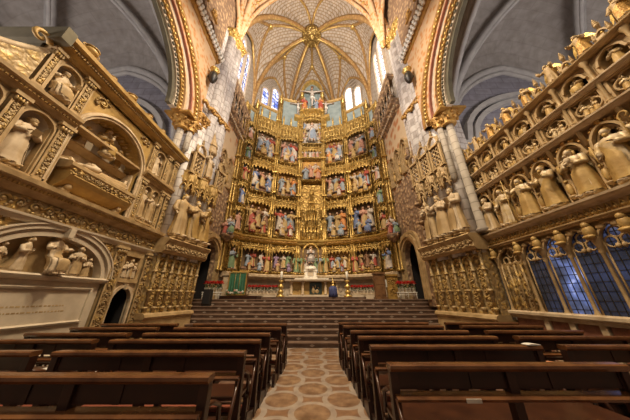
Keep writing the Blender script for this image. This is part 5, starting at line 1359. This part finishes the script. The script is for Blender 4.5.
for k in range(n):
    a = 6.95 - .335 * k; big = k % 2 == 0
    mb = MB(M); mb.box(a - .06, a + .06, 6.5, 6.62 if not big else 6.56, -.3, .08, 0)
    if not big:
        P = arch(a, 6.6, .1, .2, 8, .4); mb.strip(P, offs(P, .04, a, 6.6), -.1, .0, 0); pinnacle(mb, a, 6.78, -.05, .035, .42)
        mb.ball((a, 6.62, -.05), (.05, .1, .05), 1, 6, 5); mb.ball((a, 6.75, -.05), .035, 1, 6, 4)
        pinnacle(mb, a - .12, 6.5, -.02, .03, .4); pinnacle(mb, a + .12, 6.5, -.02, .03, .4)
    mb.build('crest_gable' if not big else 'crest_block', [STONE, GOLD], screen)
    if big:
        wallstatue(M, a, 6.56, -.06, .62, figure_mesh('stand', k // 2 % 4, hair=2, arms=('chest', 'raise', 'fore', 'one')[k // 2 % 4], wings=True), 'gilt-winged angel on the screen crest, %s from the pale pier' % ORD[k // 2], (STONE, GOLDD, STONEW, GOLD), (-1, 0), 'angels along the screen crest', 1.2, bh=.05, nm='angel_statue')
# ================================================================ statues on the piers
for side in (-1, 1):
    Mp, L = PIERS[side]; out = Mp.col[2].xyz; nm = ('tomb-side pier', 'window-side pier')[0 if side < 0 else 1]
    for k, t in enumerate((.32, 1.02, 1.72)):
        wallstatue(Mp, t, 3.68, .28, 1.82, kind(k * 2 + (1 if side < 0 else 0), hat=None), 'big pale saint under a canopy on the %s, %s' % (nm, ('farthest from the altar', 'the middle of three', 'closest to the altar')[k]), STONES if side > 0 else OCH, (out.x, out.y), 'saints under the pier canopies', 1.08, tr=.12 * (k - 1), nm='saint_statue', bh=.14)
    if side > 0: continue
    t, z = 1.15, 6.85
    mb = MB(Mp); mb.lathe(t, z - .3, .2, [(.05, 0), (.2, .15), (.25, .24), (.25, .3)], 8, 0); mb.lathe(t, z + 1.55, .2, [(.28, 0), (.3, .06), (.26, .4), (.3, .45), (.05, 1.2), (.0, 1.5)], 8, 0, False)
    mb.build('upper_canopy', STONE, [o for o in C.objects if o.name == 'pillar_' + ('left' if side < 0 else 'right')][0])
    wallstatue(Mp, t, z, .28, 1.35, kind(6 if side < 0 else 2), 'pale %s statue standing high on the shafts of the %s' % ('mitred' if side < 0 else 'bearded', nm), STONES, (out.x, out.y), None, 1.1, nm='saint_statue')
# polychrome figures where the side walls meet the altarpiece
for s in (-1, 1):
    X = -5.55 if s < 0 else 4.95
    mbr = MB(frame((X, 12.75, 0), (1, 0, 0), (0, 0, 1), (0, -1, 0))); mbr.lathe(0, 4.75, 0, [(.08, 0), (.3, .25), (.42, .4), (.42, .48)], 10, 0)
    r = thing('bracket_group', 'painted figure group on a bracket at the altarpiece edge above the %s doorway' % ('tomb-side' if s < 0 else 'window-side'), 'statue', (X, 12.75, 4.75)); mbr.build('bracket', BROWNC, r)
    for dx, cl, ps in ((-.18, ('pink', 'red'), 'kneel'), (.18, ('greyblue', 'green'), 'seat'), (0, ('white', 'pink'), 'stand')):
        put_figure(figure_mesh(ps, 2 if dx else 4, hair=2, arms='chest'), 'carved_figure', (X + dx, 12.7 if dx else 12.85, 5.24), 1.0 if dx else 1.3, facing((-s * .3, -1)), robes(*cl) + [SKIN, HAIR], r, wide=1.15)
# ================================================================ pews
rnd = random.Random(33)
def make_pew(L, label):
    r = thing('pew', label, 'pew', (0, 0, 0)); h = L / 2
    mb = MB(FR); mb.mold(-h, h, [(.905, -.05), (.905, .055), (.93, .075), (.955, .07), (.965, .05), (.96, -.06), (.925, -.07)], 0); mb.build('top_rail', WOODT, r)
    mb = MB(FR); mb.box(-h + .04, h - .04, .755, .905, -.015, .015, 0)
    for x in (-h + .04, -h / 3, h / 3, h - .10): mb.box(x, x + .06, .755, .905, -.02, .024, 0)
    mb.build('back_panel', WOOD, r)
    mb = MB(FR); mb.mold(-h + .02, h - .02, [(.725, -.03), (.69, -.03), (.685, .12), (.71, .135), (.725, .11)], 0); mb.build('lower_rail', WOODT, r)
    mb = MB(FR); mb.box(-h + .03, h - .03, .445, .485, -.45, -.02, 0, .008); mb.build('seat', WOODM, r)
    mb = MB(FR); mb.box(-h + .05, h - .05, .36, .445, -.40, -.37, 0); mb.build('seat_rail', WOOD, r)
    mb = MB(FR); mb.box(-h + .08, h - .08, .17, .20, .26, .42, 0, .006); mb.build('kneeler', WOODM, r)
    mb = MB(FR); mb.box(-h + .12, h - .12, .20, .235, .27, .41, 0, .012); mb.build('kneeler_pad', PADRED, r)
    for x in (-h, -.04, h - .08):
        mb = MB(FR); w_ = .08 if abs(x) > .1 else .09
        mb.box(x, x + w_, 0, .905, -.045, .045, 0, .006); mb.build('post', WOOD, r)
        mb = MB(FR.copy()); 
        mb.prism_ = None
        side = [(-.42, 0), (.44, 0), (.44, .06), (.40, .20), (.30, .17), (.12, .12), (-.05, .12), (-.32, .08), (-.36, .36), (-.42, .36)]
        x0, x1 = x + .012, x + w_ - .012
        v = [(x0, b, c) for c, b in side] + [(x1, b, c) for c, b in side]; n = len(side)
        mb.add(v, [tuple(range(n)), tuple(range(2 * n - 1, n - 1, -1))] + [(i, (i + 1) % n, n + (i + 1) % n, n + i) for i in range(n)], 0)
        mb.build('foot', WOOD, r)
    for x in (-h + .01, h - .05):
        mb = MB(FR); mb.tube([(x + .02, .74, .0), (x + .02, .70, -.18), (x + .02, .62, -.36), (x + .02, .42, -.39)], .024, 6, 0)
        mb.tube([(x + .02, .70, .08), (x + .02, .42, .24), (x + .02, .2, .34)], .02, 6, 0); mb.build('arm', WOODM, r)
    return r
ROWN = ['first', 'second', 'third', 'fourth', 'fifth', 'sixth', 'seventh']
LY = [2.29, 3.17, 3.95, 4.62, 5.42, 6.15]; LX = [-.92, -.89, -.88, -.86, -.77, -.73]
RY = [2.62, 3.52, 4.26, 4.95, 5.76, 6.42]; RXX = [.76, .79, .76, .73, .68, .64]
proto_in = make_pew(2.42, 'x'); proto_out = make_pew(1.95, 'x'); used = {}
for side, Y, X in ((-1, LY, LX), (1, RY, RXX)):
    for r_ in range(6):
        for outer in (0, 1):
            if outer and r_ == 0: continue
            pr = proto_out if outer else proto_in
            o = pr if pr.name not in used else copy_tree(pr); used[pr.name] = 1
            x = X[r_] + side * 1.21 if not outer else (-4.55 if side < 0 else 4.52)
            o.location = (x, Y[r_], 0)
            tag(o, '%s dark wooden pew from the camera %s, %s side' % (ROWN[r_], 'beside the aisle' if not outer else 'in the outer block along the wall', 'tomb' if side < 0 else 'leaded-window'), 'pew', 'rows of dark wooden pews')
pl = MB(FR).box(-.55, -.41, .686, .718, .132, .142, 0).build('name_plate', POT)
fp = [o for o in C.objects if o.get('label') == 'first dark wooden pew from the camera beside the aisle, leaded-window side'][0]
pl.parent = fp
# leaflets left on the seats
def booklet(lb, x, y, z, w_, d, rz, m):
    t = thing('leaflet', lb, 'leaflet', (x, y, z), 'leaflets left on the pews', rz)
    mb = MB(Matrix.Translation((x, y, z))); P = []
    for i in range(7): P.append([(-w_ / 2 + w_ * i / 6, -d / 2 + d * j / 2, .006 + .014 * abs(math.sin(PI * i / 6 * 1.0 + .2))) for j in range(3)])
    mb.grid(P, 0); mb.grid([[(a, b, .001) for a, b, c in r] for r in P], 0)
    for e in (0, 2): mb.grid([[P[i][e] for i in range(7)], [(P[i][e][0], P[i][e][1], .001) for i in range(7)]], 0)
    mb.build('sheets', m, t)
for lb, x, r_, side, m, w_ in (('white leaflet on the third outer pew seat, tomb side, nearest the wall', -4.45, 2, -1, PAPER, .22), ('orange leaflet in the middle of the third outer pew seat, tomb side', -4.15, 2, -1, PAPERO, .26), ('white leaflet on the third outer pew seat, tomb side, nearest the aisle block', -3.8, 2, -1, PAPER, .24),
                            ('orange leaflet at the outer end of the third aisle pew seat, tomb side', -3.08, 2, -1, PAPERO, .26), ('orange leaflet in the middle of the third aisle pew seat, tomb side', -2.2, 2, -1, PAPERO, .22),
                            ('white leaflet on the third outer pew seat, leaded-window side, nearest the wall', 5.2, 2, 1, PAPER, .34), ('white leaflet in the middle of the third outer pew seat, leaded-window side', 4.8, 2, 1, PAPER, .3), ('orange leaflet on the third outer pew seat, leaded-window side', 4.3, 2, 1, PAPERO, .3),
                            ('white leaflet at the wall end of the third aisle pew seat, leaded-window side', 2.85, 2, 1, PAPER, .3), ('white leaflet in the middle of the third aisle pew seat, leaded-window side', 2.2, 2, 1, PAPER, .3)):
    Y = (LY if side < 0 else RY)[r_]; booklet(lb, x, Y + .3, .486, w_, .2, rnd.uniform(-.2, .2), m)
booklet('white leaflet lying on the top rail of the second aisle pew, leaded-window side', 3.1, 3.5, .967, .2, .1, .1, PAPER)
t = 0
# ================================================================ the altar and what stands round it
al = thing('altar', 'pale marble table altar with columns and a dark picture on its front', 'altar', (-.05, 13.9, 1.6))
MB(FR).mold(-1.85, 1.75, [(2.48, -14.45), (2.48, -13.42), (2.52, -13.36), (2.6, -13.34), (2.6, -14.45)], 0).build('table_top', MARBLE, al)
MB(FR).box(-1.6, 1.5, 1.6, 1.72, -14.35, -13.5, 0, .02).build('base', MARBLE, al)
mb = MB(FR); mb.box(-1.5, 1.4, 1.7, 2.48, -14.3, -13.75, 0)
for x in (-1.5, -.98, .82, 1.32): mb.box(x, x + .08, 1.72, 2.48, -13.76, -13.7, 0)
mb.build('core', OCHRE, al)
for x in (-1.45, -.75, .65, 1.35):
    mb = MB(FR); mb.lathe(x, 1.72, -13.6, [(.11, 0), (.11, .06), (.075, .1), (.085, .4), (.07, .66), (.11, .7), (.12, .76)], 12, 0); mb.build('column', STONEW, al)
p = MB(FR).box(-.34, .42, 1.76, 2.44, -13.74, -13.66, 0, .01).build('front_picture', m_plain('dark_picture', (.03, .05, .04), .4, 0, (.02, .025, .02), 5), al)
mb = MB(FR)
for x, z, a, b in ((-.1, 1.95, .1, .16), (-.12, 2.16, .05, .06), (.12, 1.92, .13, .12), (.2, 2.12, .05, .05), (.02, 2.2, .04, .1)): mb.ball((x, z, -13.66), (a, b, .03), 0, 8, 5)
mb.build('pale_figures', STONE, p)
gr = thing('gradine', 'low white marble shelf behind the altar top', 'shelf', (-.25, 14.85, 1.6))
mb = MB(FR); mb.box(-1.3, .85, 1.6, 2.62, -15.1, -14.5, 0); mb.mold(-1.35, .9, [(2.62, -15.1), (2.62, -14.5), (2.68, -14.44), (2.74, -14.44), (2.74, -15.1)], 0); mb.build('shelf_body', WHITE, gr)
tb = thing('tabernacle', 'small white domed tabernacle on the shelf behind the altar', 'tabernacle', (-.3, 14.75, 2.74))
mb = MB(FR); mb.box(-.7, .10, 2.74, 3.26, -15.0, -14.5, 0, .02); mb.box(-.76, .16, 2.74, 2.84, -15.02, -14.46, 0); mb.box(-.76, .16, 3.2, 3.3, -15.02, -14.46, 0); mb.build('body', WHITE, tb)
mb = MB(FR); mb.lathe(-.3, 3.3, -14.75, [(.42, 0), (.41, .1), (.34, .22), (.22, .32), (.2, .38), (.06, .42)], 14, 0); mb.build('dome', WHITE, tb)
mb = MB(FR); mb.box(-.5, -.10, 2.88, 3.18, -14.51, -14.485, 0); mb.box(-.47, -.13, 2.90, 3.16, -14.49, -14.475, 1); mb.build('door', [SILVER, MARBLE], tb)
mad = thing('madonna_statue', 'grey silvery crowned Virgin with a gold halo, above the white tabernacle', 'statue', (-.3, 14.75, 3.66))
put_figure(figure_mesh('seat', 4, hair=2, arms='chest', item='child', hat='crown'), 'carved_figure', (-.3, 14.78, 3.72), 1.2, 0, (SILVER, SILVER, SKIN, GOLD), mad, wide=1.25)
mb = MB(FR); P = [(-.3 + .55 * math.cos(PI * q / 16), 4.55 + .6 * math.sin(PI * q / 16), -14.95) for q in range(17)]
mb.tube([(.25, 3.9, -14.95)] + P + [(-.85, 3.9, -14.95)], .05, 6, 0)
for q in range(0, 17): mb.ball((P[q][0] * 1.0, P[q][1], -14.92), .075, 0, 6, 4)
mb.build('halo', GOLD, mad)
for lb, x in (('tall gilt candlestick with a white candle at the tomb end of the altar', -2.05), ('tall gilt candlestick with a white candle at the window end of the altar', 1.95)):
    c = thing('candlestick', lb, 'candlestick', (x, 13.3, 1.6), 'candlesticks flanking the altar')
    mb = MB(FR); mb.lathe(x, 1.6, -13.3, [(.24, 0), (.24, .06), (.12, .12), (.16, .22), (.19, .3), (.09, .38), (.09, .45), (.17, .52), (.18, .6), (.08, .68), (.07, .78), (.14, .84), (.16, .9), (.05, .94)], 12, 0)
    for q in range(3): mb.ball((x + .2 * math.cos(q * 2.1), 1.62, -13.3 + .2 * math.sin(q * 2.1)), (.06, .05, .06), 0, 6, 4)
    mb.build('stem', YWOOD if False else GOLD, c)
    mb = MB(FR); mb.lathe(x, 2.52, -13.3, [(.075, 0), (.075, .5), (.02, .53), (.008, .56)], 10, 0); mb.build('candle', WHITE, c)
st = thing('draped_stand', 'dark blue cloth-draped stand with a gilt top beside the altar front', 'stand', (1.05, 12.95, 1.6))
mb = MB(FR); mb.lathe(1.05, 1.6, -12.95, [(.26, 0), (.24, .2), (.23, .4), (.2, .52), (.12, .6)], 14, 0)
for q in range(8): mb.tube([(1.05 + .25 * math.cos(q * .785), 1.61, -12.95 + .25 * math.sin(q * .785)), (1.05 + .2 * math.cos(q * .785), 2.12, -12.95 + .2 * math.sin(q * .785))], .025, 5, 0)
mb.build('drape', BLUECL, st)
mb = MB(FR); mb.lathe(1.05, 2.2, -12.95, [(.13, 0), (.15, .04), (.05, .08), (.06, .14), (.11, .2), (.03, .26), (.02, .42), (.0, .44)], 10, 0); mb.build('gilt_top', GOLD, st)
# ambo with the green cloth
pf = thing('wooden_platform', 'low dark wooden platform on the top steps under the green ambo', 'platform', (-4.1, 12.1, 1.5))
MB(FR).box(-5.0, -3.0, 1.5, 1.66, -12.7, -11.6, 0, .01).build('deck', WOOD, pf)
for q in range(3): MB(FR).box(-5.0 + .02, -3.02, 1.36 + .0 * q, 1.5, -11.6 - .02 * q, -11.52 - .02 * q, 0).build('riser', WOOD, pf) if q == 0 else None
am = thing('ambo', 'reading stand hung with a tall green cloth with gold edges', 'lectern', (-4.25, 12.2, 1.66))
mb = MB(FR); mb.box(-4.66, -4.58, 1.66, 2.85, -12.5, -12.1, 0); mb.box(-3.9, -3.82, 1.66, 2.85, -12.5, -12.1, 0); mb.box(-4.72, -3.76, 1.66, 1.72, -12.55, -12.0, 0); mb.box(-4.66, -3.82, 1.9, 2.0, -12.4, -12.3, 0); mb.build('frame', WALNUT, am)
mb = MB(FR); mb.add([(x, z, c) for x in (-4.75, -3.73) for z, c in ((2.80, -11.98), (2.84, -11.95), (3.0, -12.55), (2.96, -12.56))], [(0, 1, 2, 3), (7, 6, 5, 4), (0, 4, 5, 1), (1, 5, 6, 2), (2, 6, 7, 3), (3, 7, 4, 0)], 0); mb.build('book_rest', YWOOD, am)
mb = MB(FR); n = 36
F_ = [[(-4.70 + .92 * i / n, 1.72 + 1.14 * j / 8, -11.98 + .035 * math.sin(i * 1.15) * (1 - j / 8) + .008) for i in range(n + 1)] for j in range(9)]
mb.grid(F_, 0); mb.grid([[(a, b, c - .02) for a, b, c in r] for r in F_], 0)
cl = mb.build('green_cloth', GREEN, am)
mb = MB(FR)
for x in (-4.72, -3.78): mb.box(x, x + .05, 1.72, 2.86, -11.97, -11.93, 0)
for q in range(24): mb.box(-4.7 + .92 * q / 24, -4.7 + .92 * q / 24 + .025, 1.68, 1.76, -11.97, -11.94, 0)
mb.tube([(-4.36, 1.8, -11.93), (-4.36, 2.8, -11.955)], .012, 5, 0); mb.tube([(-4.12, 1.8, -11.93), (-4.12, 2.8, -11.955)], .012, 5, 0)
mb.build('gold_edging', YWOOD, cl)
fl = thing('flower_arrangement', 'low arrangement of pale flowers and leaves at the foot of the green ambo', 'flowers', (-4.2, 11.75, 1.66))
mb = MB(FR)
for q in range(40): 
    a = rnd.uniform(-.5, .5); mb.ball((-4.2 + a, 1.72 + rnd.random() * .22 * (1 - abs(a)), -11.75 + rnd.uniform(-.09, .1)), (.06, .02, .03), 0, 6, 3)
mb.build('foliage', LEAF, fl)
for q in range(9):
    mb = MB(FR); x, z = -4.62 + q * .105, 1.8 + rnd.random() * .15; 
    for w_ in range(6): mb.ball((x + .035 * math.cos(w_ * 1.05), z + .035 * math.sin(w_ * 1.05), -11.66), (.025, .025, .015), 0, 6, 4)
    mb.ball((x, z, -11.65), .018, 0, 6, 4); mb.build('flower', (POT, ROBES[RB['pink']], PAPER)[q % 3], fl)
# wooden ambo opposite
wa = thing('ambo', 'dark wooden reading desk with a gilded carved panel, opposite the green-draped one', 'lectern', (3.95, 12.2, 1.5))
mb = MB(FR); mb.box(3.3, 3.86, 1.5, 2.82, -12.45, -12.1, 0, .01); mb.box(3.26, 3.9, 2.78, 2.88, -12.5, -12.05, 0); mb.box(3.26, 3.9, 1.5, 1.6, -12.5, -12.04, 0)
for x in (3.36, 3.62): 
    for z in (1.7, 2.25): mb.box(x, x + .18, z, z + .44, -12.1, -12.085, 0)
mb.build('desk_case', WALNUT, wa)
mb = MB(FR); mb.box(3.98, 4.6, 1.5, 2.72, -12.4, -12.2, 0); mb.leaves(4.05, 4.55, 1.65, 2.6, -12.18, rnd, .03, 0, 2); mb.box(3.96, 4.62, 2.68, 2.78, -12.42, -12.14, 0); mb.build('carved_panel', YWOOD, wa)
mb = MB(FR); mb.box(3.84, 4.0, 2.1, 2.5, -12.3, -12.2, 0); mb.build('open_book', PAPER, wa)
# marble dado below the altarpiece, with posts at its two ends
for s, i, M, L in FACETS:
    mb = MB(M); mb.box(-.02, L + .02, 1.5, 2.74, -.3, -.05, 0)
    n = max(1, int(L / .7))
    for q in range(n): 
        a0, a1 = L * q / n + .1, L * (q + 1) / n - .1; mb.tube([(a0, 1.75, -.04), (a1, 1.75, -.04), (a1, 2.5, -.04), (a0, 2.5, -.04)], .025, 4, 0, True)
        mb.ball(((a0 + a1) / 2, 2.15, -.05), ((a1 - a0) * .32, .26, .05), 0, 10, 6)
    mb.build('marble_dado', MARBLE, altarpiece)
    if i == 2:
        a = .1 if s < 0 else L - .1
        p = GL(M, (a, 1.5, .5)); mb = MB(frame((p.x, p.y, 1.5), (1, 0, 0), (0, 0, 1), (0, -1, 0))); mb.box(-.14, .14, 0, 1.28, -.3, .14, 0, .01); mb.box(-.19, .19, 1.28, 1.42, -.35, .19, 0); mb.box(-.18, .18, 0, .12, -.32, .18, 0); mb.build('marble_post', STONEW, altarpiece)
MB(MC).box(-.02, LC + .02, 1.5, 2.74, -.3, -.05, 0).build('marble_dado', MARBLE, altarpiece)
# ---- potted red poinsettias
def make_poinsettia():
    r = thing('poinsettia', 'x', 'potted plant')
    mb = MB(FR); mb.lathe(0, 0, 0, [(.065, 0), (.085, .11), (.095, .115), (.095, .135), (.08, .135)], 12, 0); mb.build('pot', POT, r)
    mb = MB(FR); g = random.Random(4)
    def leaf(a, z, l, w_, tilt, m, d0=.02):
        x, y = math.cos(a), math.sin(a); u = Vector((x, math.sin(tilt), y)); u = Vector((x * math.cos(tilt), math.sin(tilt), y * math.cos(tilt))); s_ = Vector((-y, 0, x))
        o = Vector((0, z, 0)) + u * d0
        m.add([tuple(o), tuple(o + u * l * .45 + s_ * w_ + Vector((0, .015, 0))), tuple(o + u * l - Vector((0, .02, 0))), tuple(o + u * l * .45 - s_ * w_ + Vector((0, .015, 0))), tuple(o + u * l * .45 - Vector((0, .01, 0)))], [(0, 1, 4), (1, 2, 4), (2, 3, 4), (3, 0, 4)], 0)
    for k in range(16): leaf(g.random() * 6.28, .16 + .05 * (k % 3), g.uniform(.11, .16), .035, g.uniform(-.4, .3), mb)
    for k in range(4): mb.tube([(0, .12, 0), (.03 * math.cos(k * 1.6), .25, .03 * math.sin(k * 1.6))], .008, 4, 0)
    mb.build('foliage', LEAF, r)
    mb = MB(FR)
    for cx, cz in ((0, 0), (.07, .03), (-.06, .05), (.0, -.07)):
        for k in range(9):
            q = MB(); leaf(k * .7 + cx * 9, .27 + (.03 if cx == 0 and cz == 0 else 0) + .01 * (k % 2), .12, .034, (.15, .65)[k % 2], q)
            mb.add([(v.x + cx, v.y, v.z + cz) for v in q.v], q.f, 0)
    mb.build('bracts', PETAL, r)
    return r
PP = make_poinsettia(); first = True
def poin(x, y, z, lb, g, s_=1.0, sz=1.2):
    global first
    o = PP if first else copy_tree(PP); first = False
    o.location = (x, y, z); o.scale = (s_, s_, sz); o.rotation_euler = (0, 0, rnd.random() * 6); tag(o, lb, 'potted plant', g)
ON = ['first', 'second', 'third', 'fourth', 'fifth', 'sixth', 'seventh', 'eighth', 'ninth']
def shelf(nm, lb, x0, x1, y, z, d, top, m, legs=True, zb=1.5):
    r = thing(nm, lb, 'plant stand', ((x0 + x1) / 2, y, zb))
    MB(FR).box(x0, x1, top - .05, top, -y - d / 2, -y + d / 2, 0, .008).build('shelf_board', m, r)
    for x in (x0 + .04, (x0 + x1) / 2, x1 - .04):
        mb = MB(FR)
        for c in (-y - d / 2 + .03, -y + d / 2 - .03): mb.tube([(x, zb, c), (x, top - .05, c)], .02, 6, 0)
        mb.tube([(x, zb + .12, -y - d / 2 + .03), (x, zb + .12, -y + d / 2 - .03)], .014, 5, 0); mb.build('trestle', m, r)
    mb = MB(FR); mb.tube([(x0, zb + .2, -y + d / 2), (x1, zb + .2, -y + d / 2)], .014, 5, 0); mb.build('rail', m, r)
    return r
shelf('plant_stand', 'long low pale stand of red poinsettias between the green ambo and the altar', -4.1, -2.25, 13.55, 1.5, .34, 1.80, STONEW, zb=1.5)
for k in range(9): poin(-4.0 + .205 * k, 13.5 + .06 * (k % 2), 1.80, '%s red poinsettia from the green ambo on the long low stand' % ON[k], 'poinsettias on the stand by the green ambo', .8, 1.3)
shelf('plant_stand', 'long low pale stand of red poinsettias between the altar and the wooden reading desk', 2.15, 3.85, 13.55, 1.5, .34, 1.80, STONEW)
for k in range(8): poin(2.26 + .205 * k, 13.5 + .06 * (k % 2), 1.80, '%s red poinsettia from the altar on the stand by the wooden desk' % ON[k], 'poinsettias on the stand by the wooden desk', .8, 1.3)
shelf('plant_stand', 'pale metal stand of red poinsettias in front of the tomb-side doorway', -5.84, -4.9, 11.68, 1.5, .3, 1.84, WHITE)
for k in range(5): poin(-5.74 + .19 * k, 11.68 + .03 * (k % 2), 1.84, '%s red poinsettia from the wall on the stand by the tomb-side doorway' % ON[k], 'poinsettias by the tomb-side doorway', .95, 1.5)
shelf('plant_stand', 'pale metal stand of red poinsettias in front of the window-side doorway', 4.32, 5.28, 11.68, 1.5, .3, 1.84, WHITE)
for k in range(5): poin(4.42 + .19 * k, 11.68 + .03 * (k % 2), 1.84, '%s red poinsettia from the wooden desk on the stand by the window-side doorway' % ON[k], 'poinsettias by the window-side doorway', .95, 1.5)
# black loudspeaker by the pier at the top of the steps
sp_ = thing('loudspeaker', 'small black loudspeaker standing on the steps against the tomb-side pier', 'loudspeaker', (-5.2, 11.0, 1.2))
mb = MB(FR); mb.box(-5.42, -5.05, 1.26, 1.95, -11.1, -10.85, 0, .03); mb.build('case', IRON, sp_)
mb = MB(FR); mb.box(-5.39, -5.08, 1.3, 1.9, -10.85, -10.835, 0); mb.build('grille', BLACK, sp_)
MB(FR).box(-5.4, -5.07, 1.2, 1.26, -11.08, -10.87, 0).build('foot', IRON, sp_)
# dark carved brackets high on the painted arches
for s, x in ((-1, -5.62), (1, 5.18)):
    b = thing('carved_bracket', 'dark carved bracket with a gilt top high on the painted arch, %s side' % ('tomb' if s < 0 else 'leaded-window'), 'bracket', (x, 7.45, 12.3))
    M = frame((x, 7.45, 11.9), (0, 1, 0), (0, 0, 1), (-s, 0, 0)); mb = MB(M)
    mb.lathe(0, 0, .22, [(.02, 0), (.12, .1), (.2, .3), (.22, .5), (.17, .7), (.1, .78)], 12, 0); mb.tube([(0, .5, -.05), (0, .5, .2)], .06, 6, 0); mb.ball((0, .4, .4), (.08, .12, .06), 0, 8, 5); mb.build('dark_body', IRON, b)
    mb = MB(M); mb.lathe(0, .76, .22, [(.14, 0), (.2, .06), (.18, .14), (.22, .2), (.24, .26)], 10, 0)
    for q in range(6): mb.ball((.2 * math.cos(q), .98, .22 + .2 * math.sin(q)), .06, 0, 6, 4)
    mb.build('gilt_top', GOLD, b)
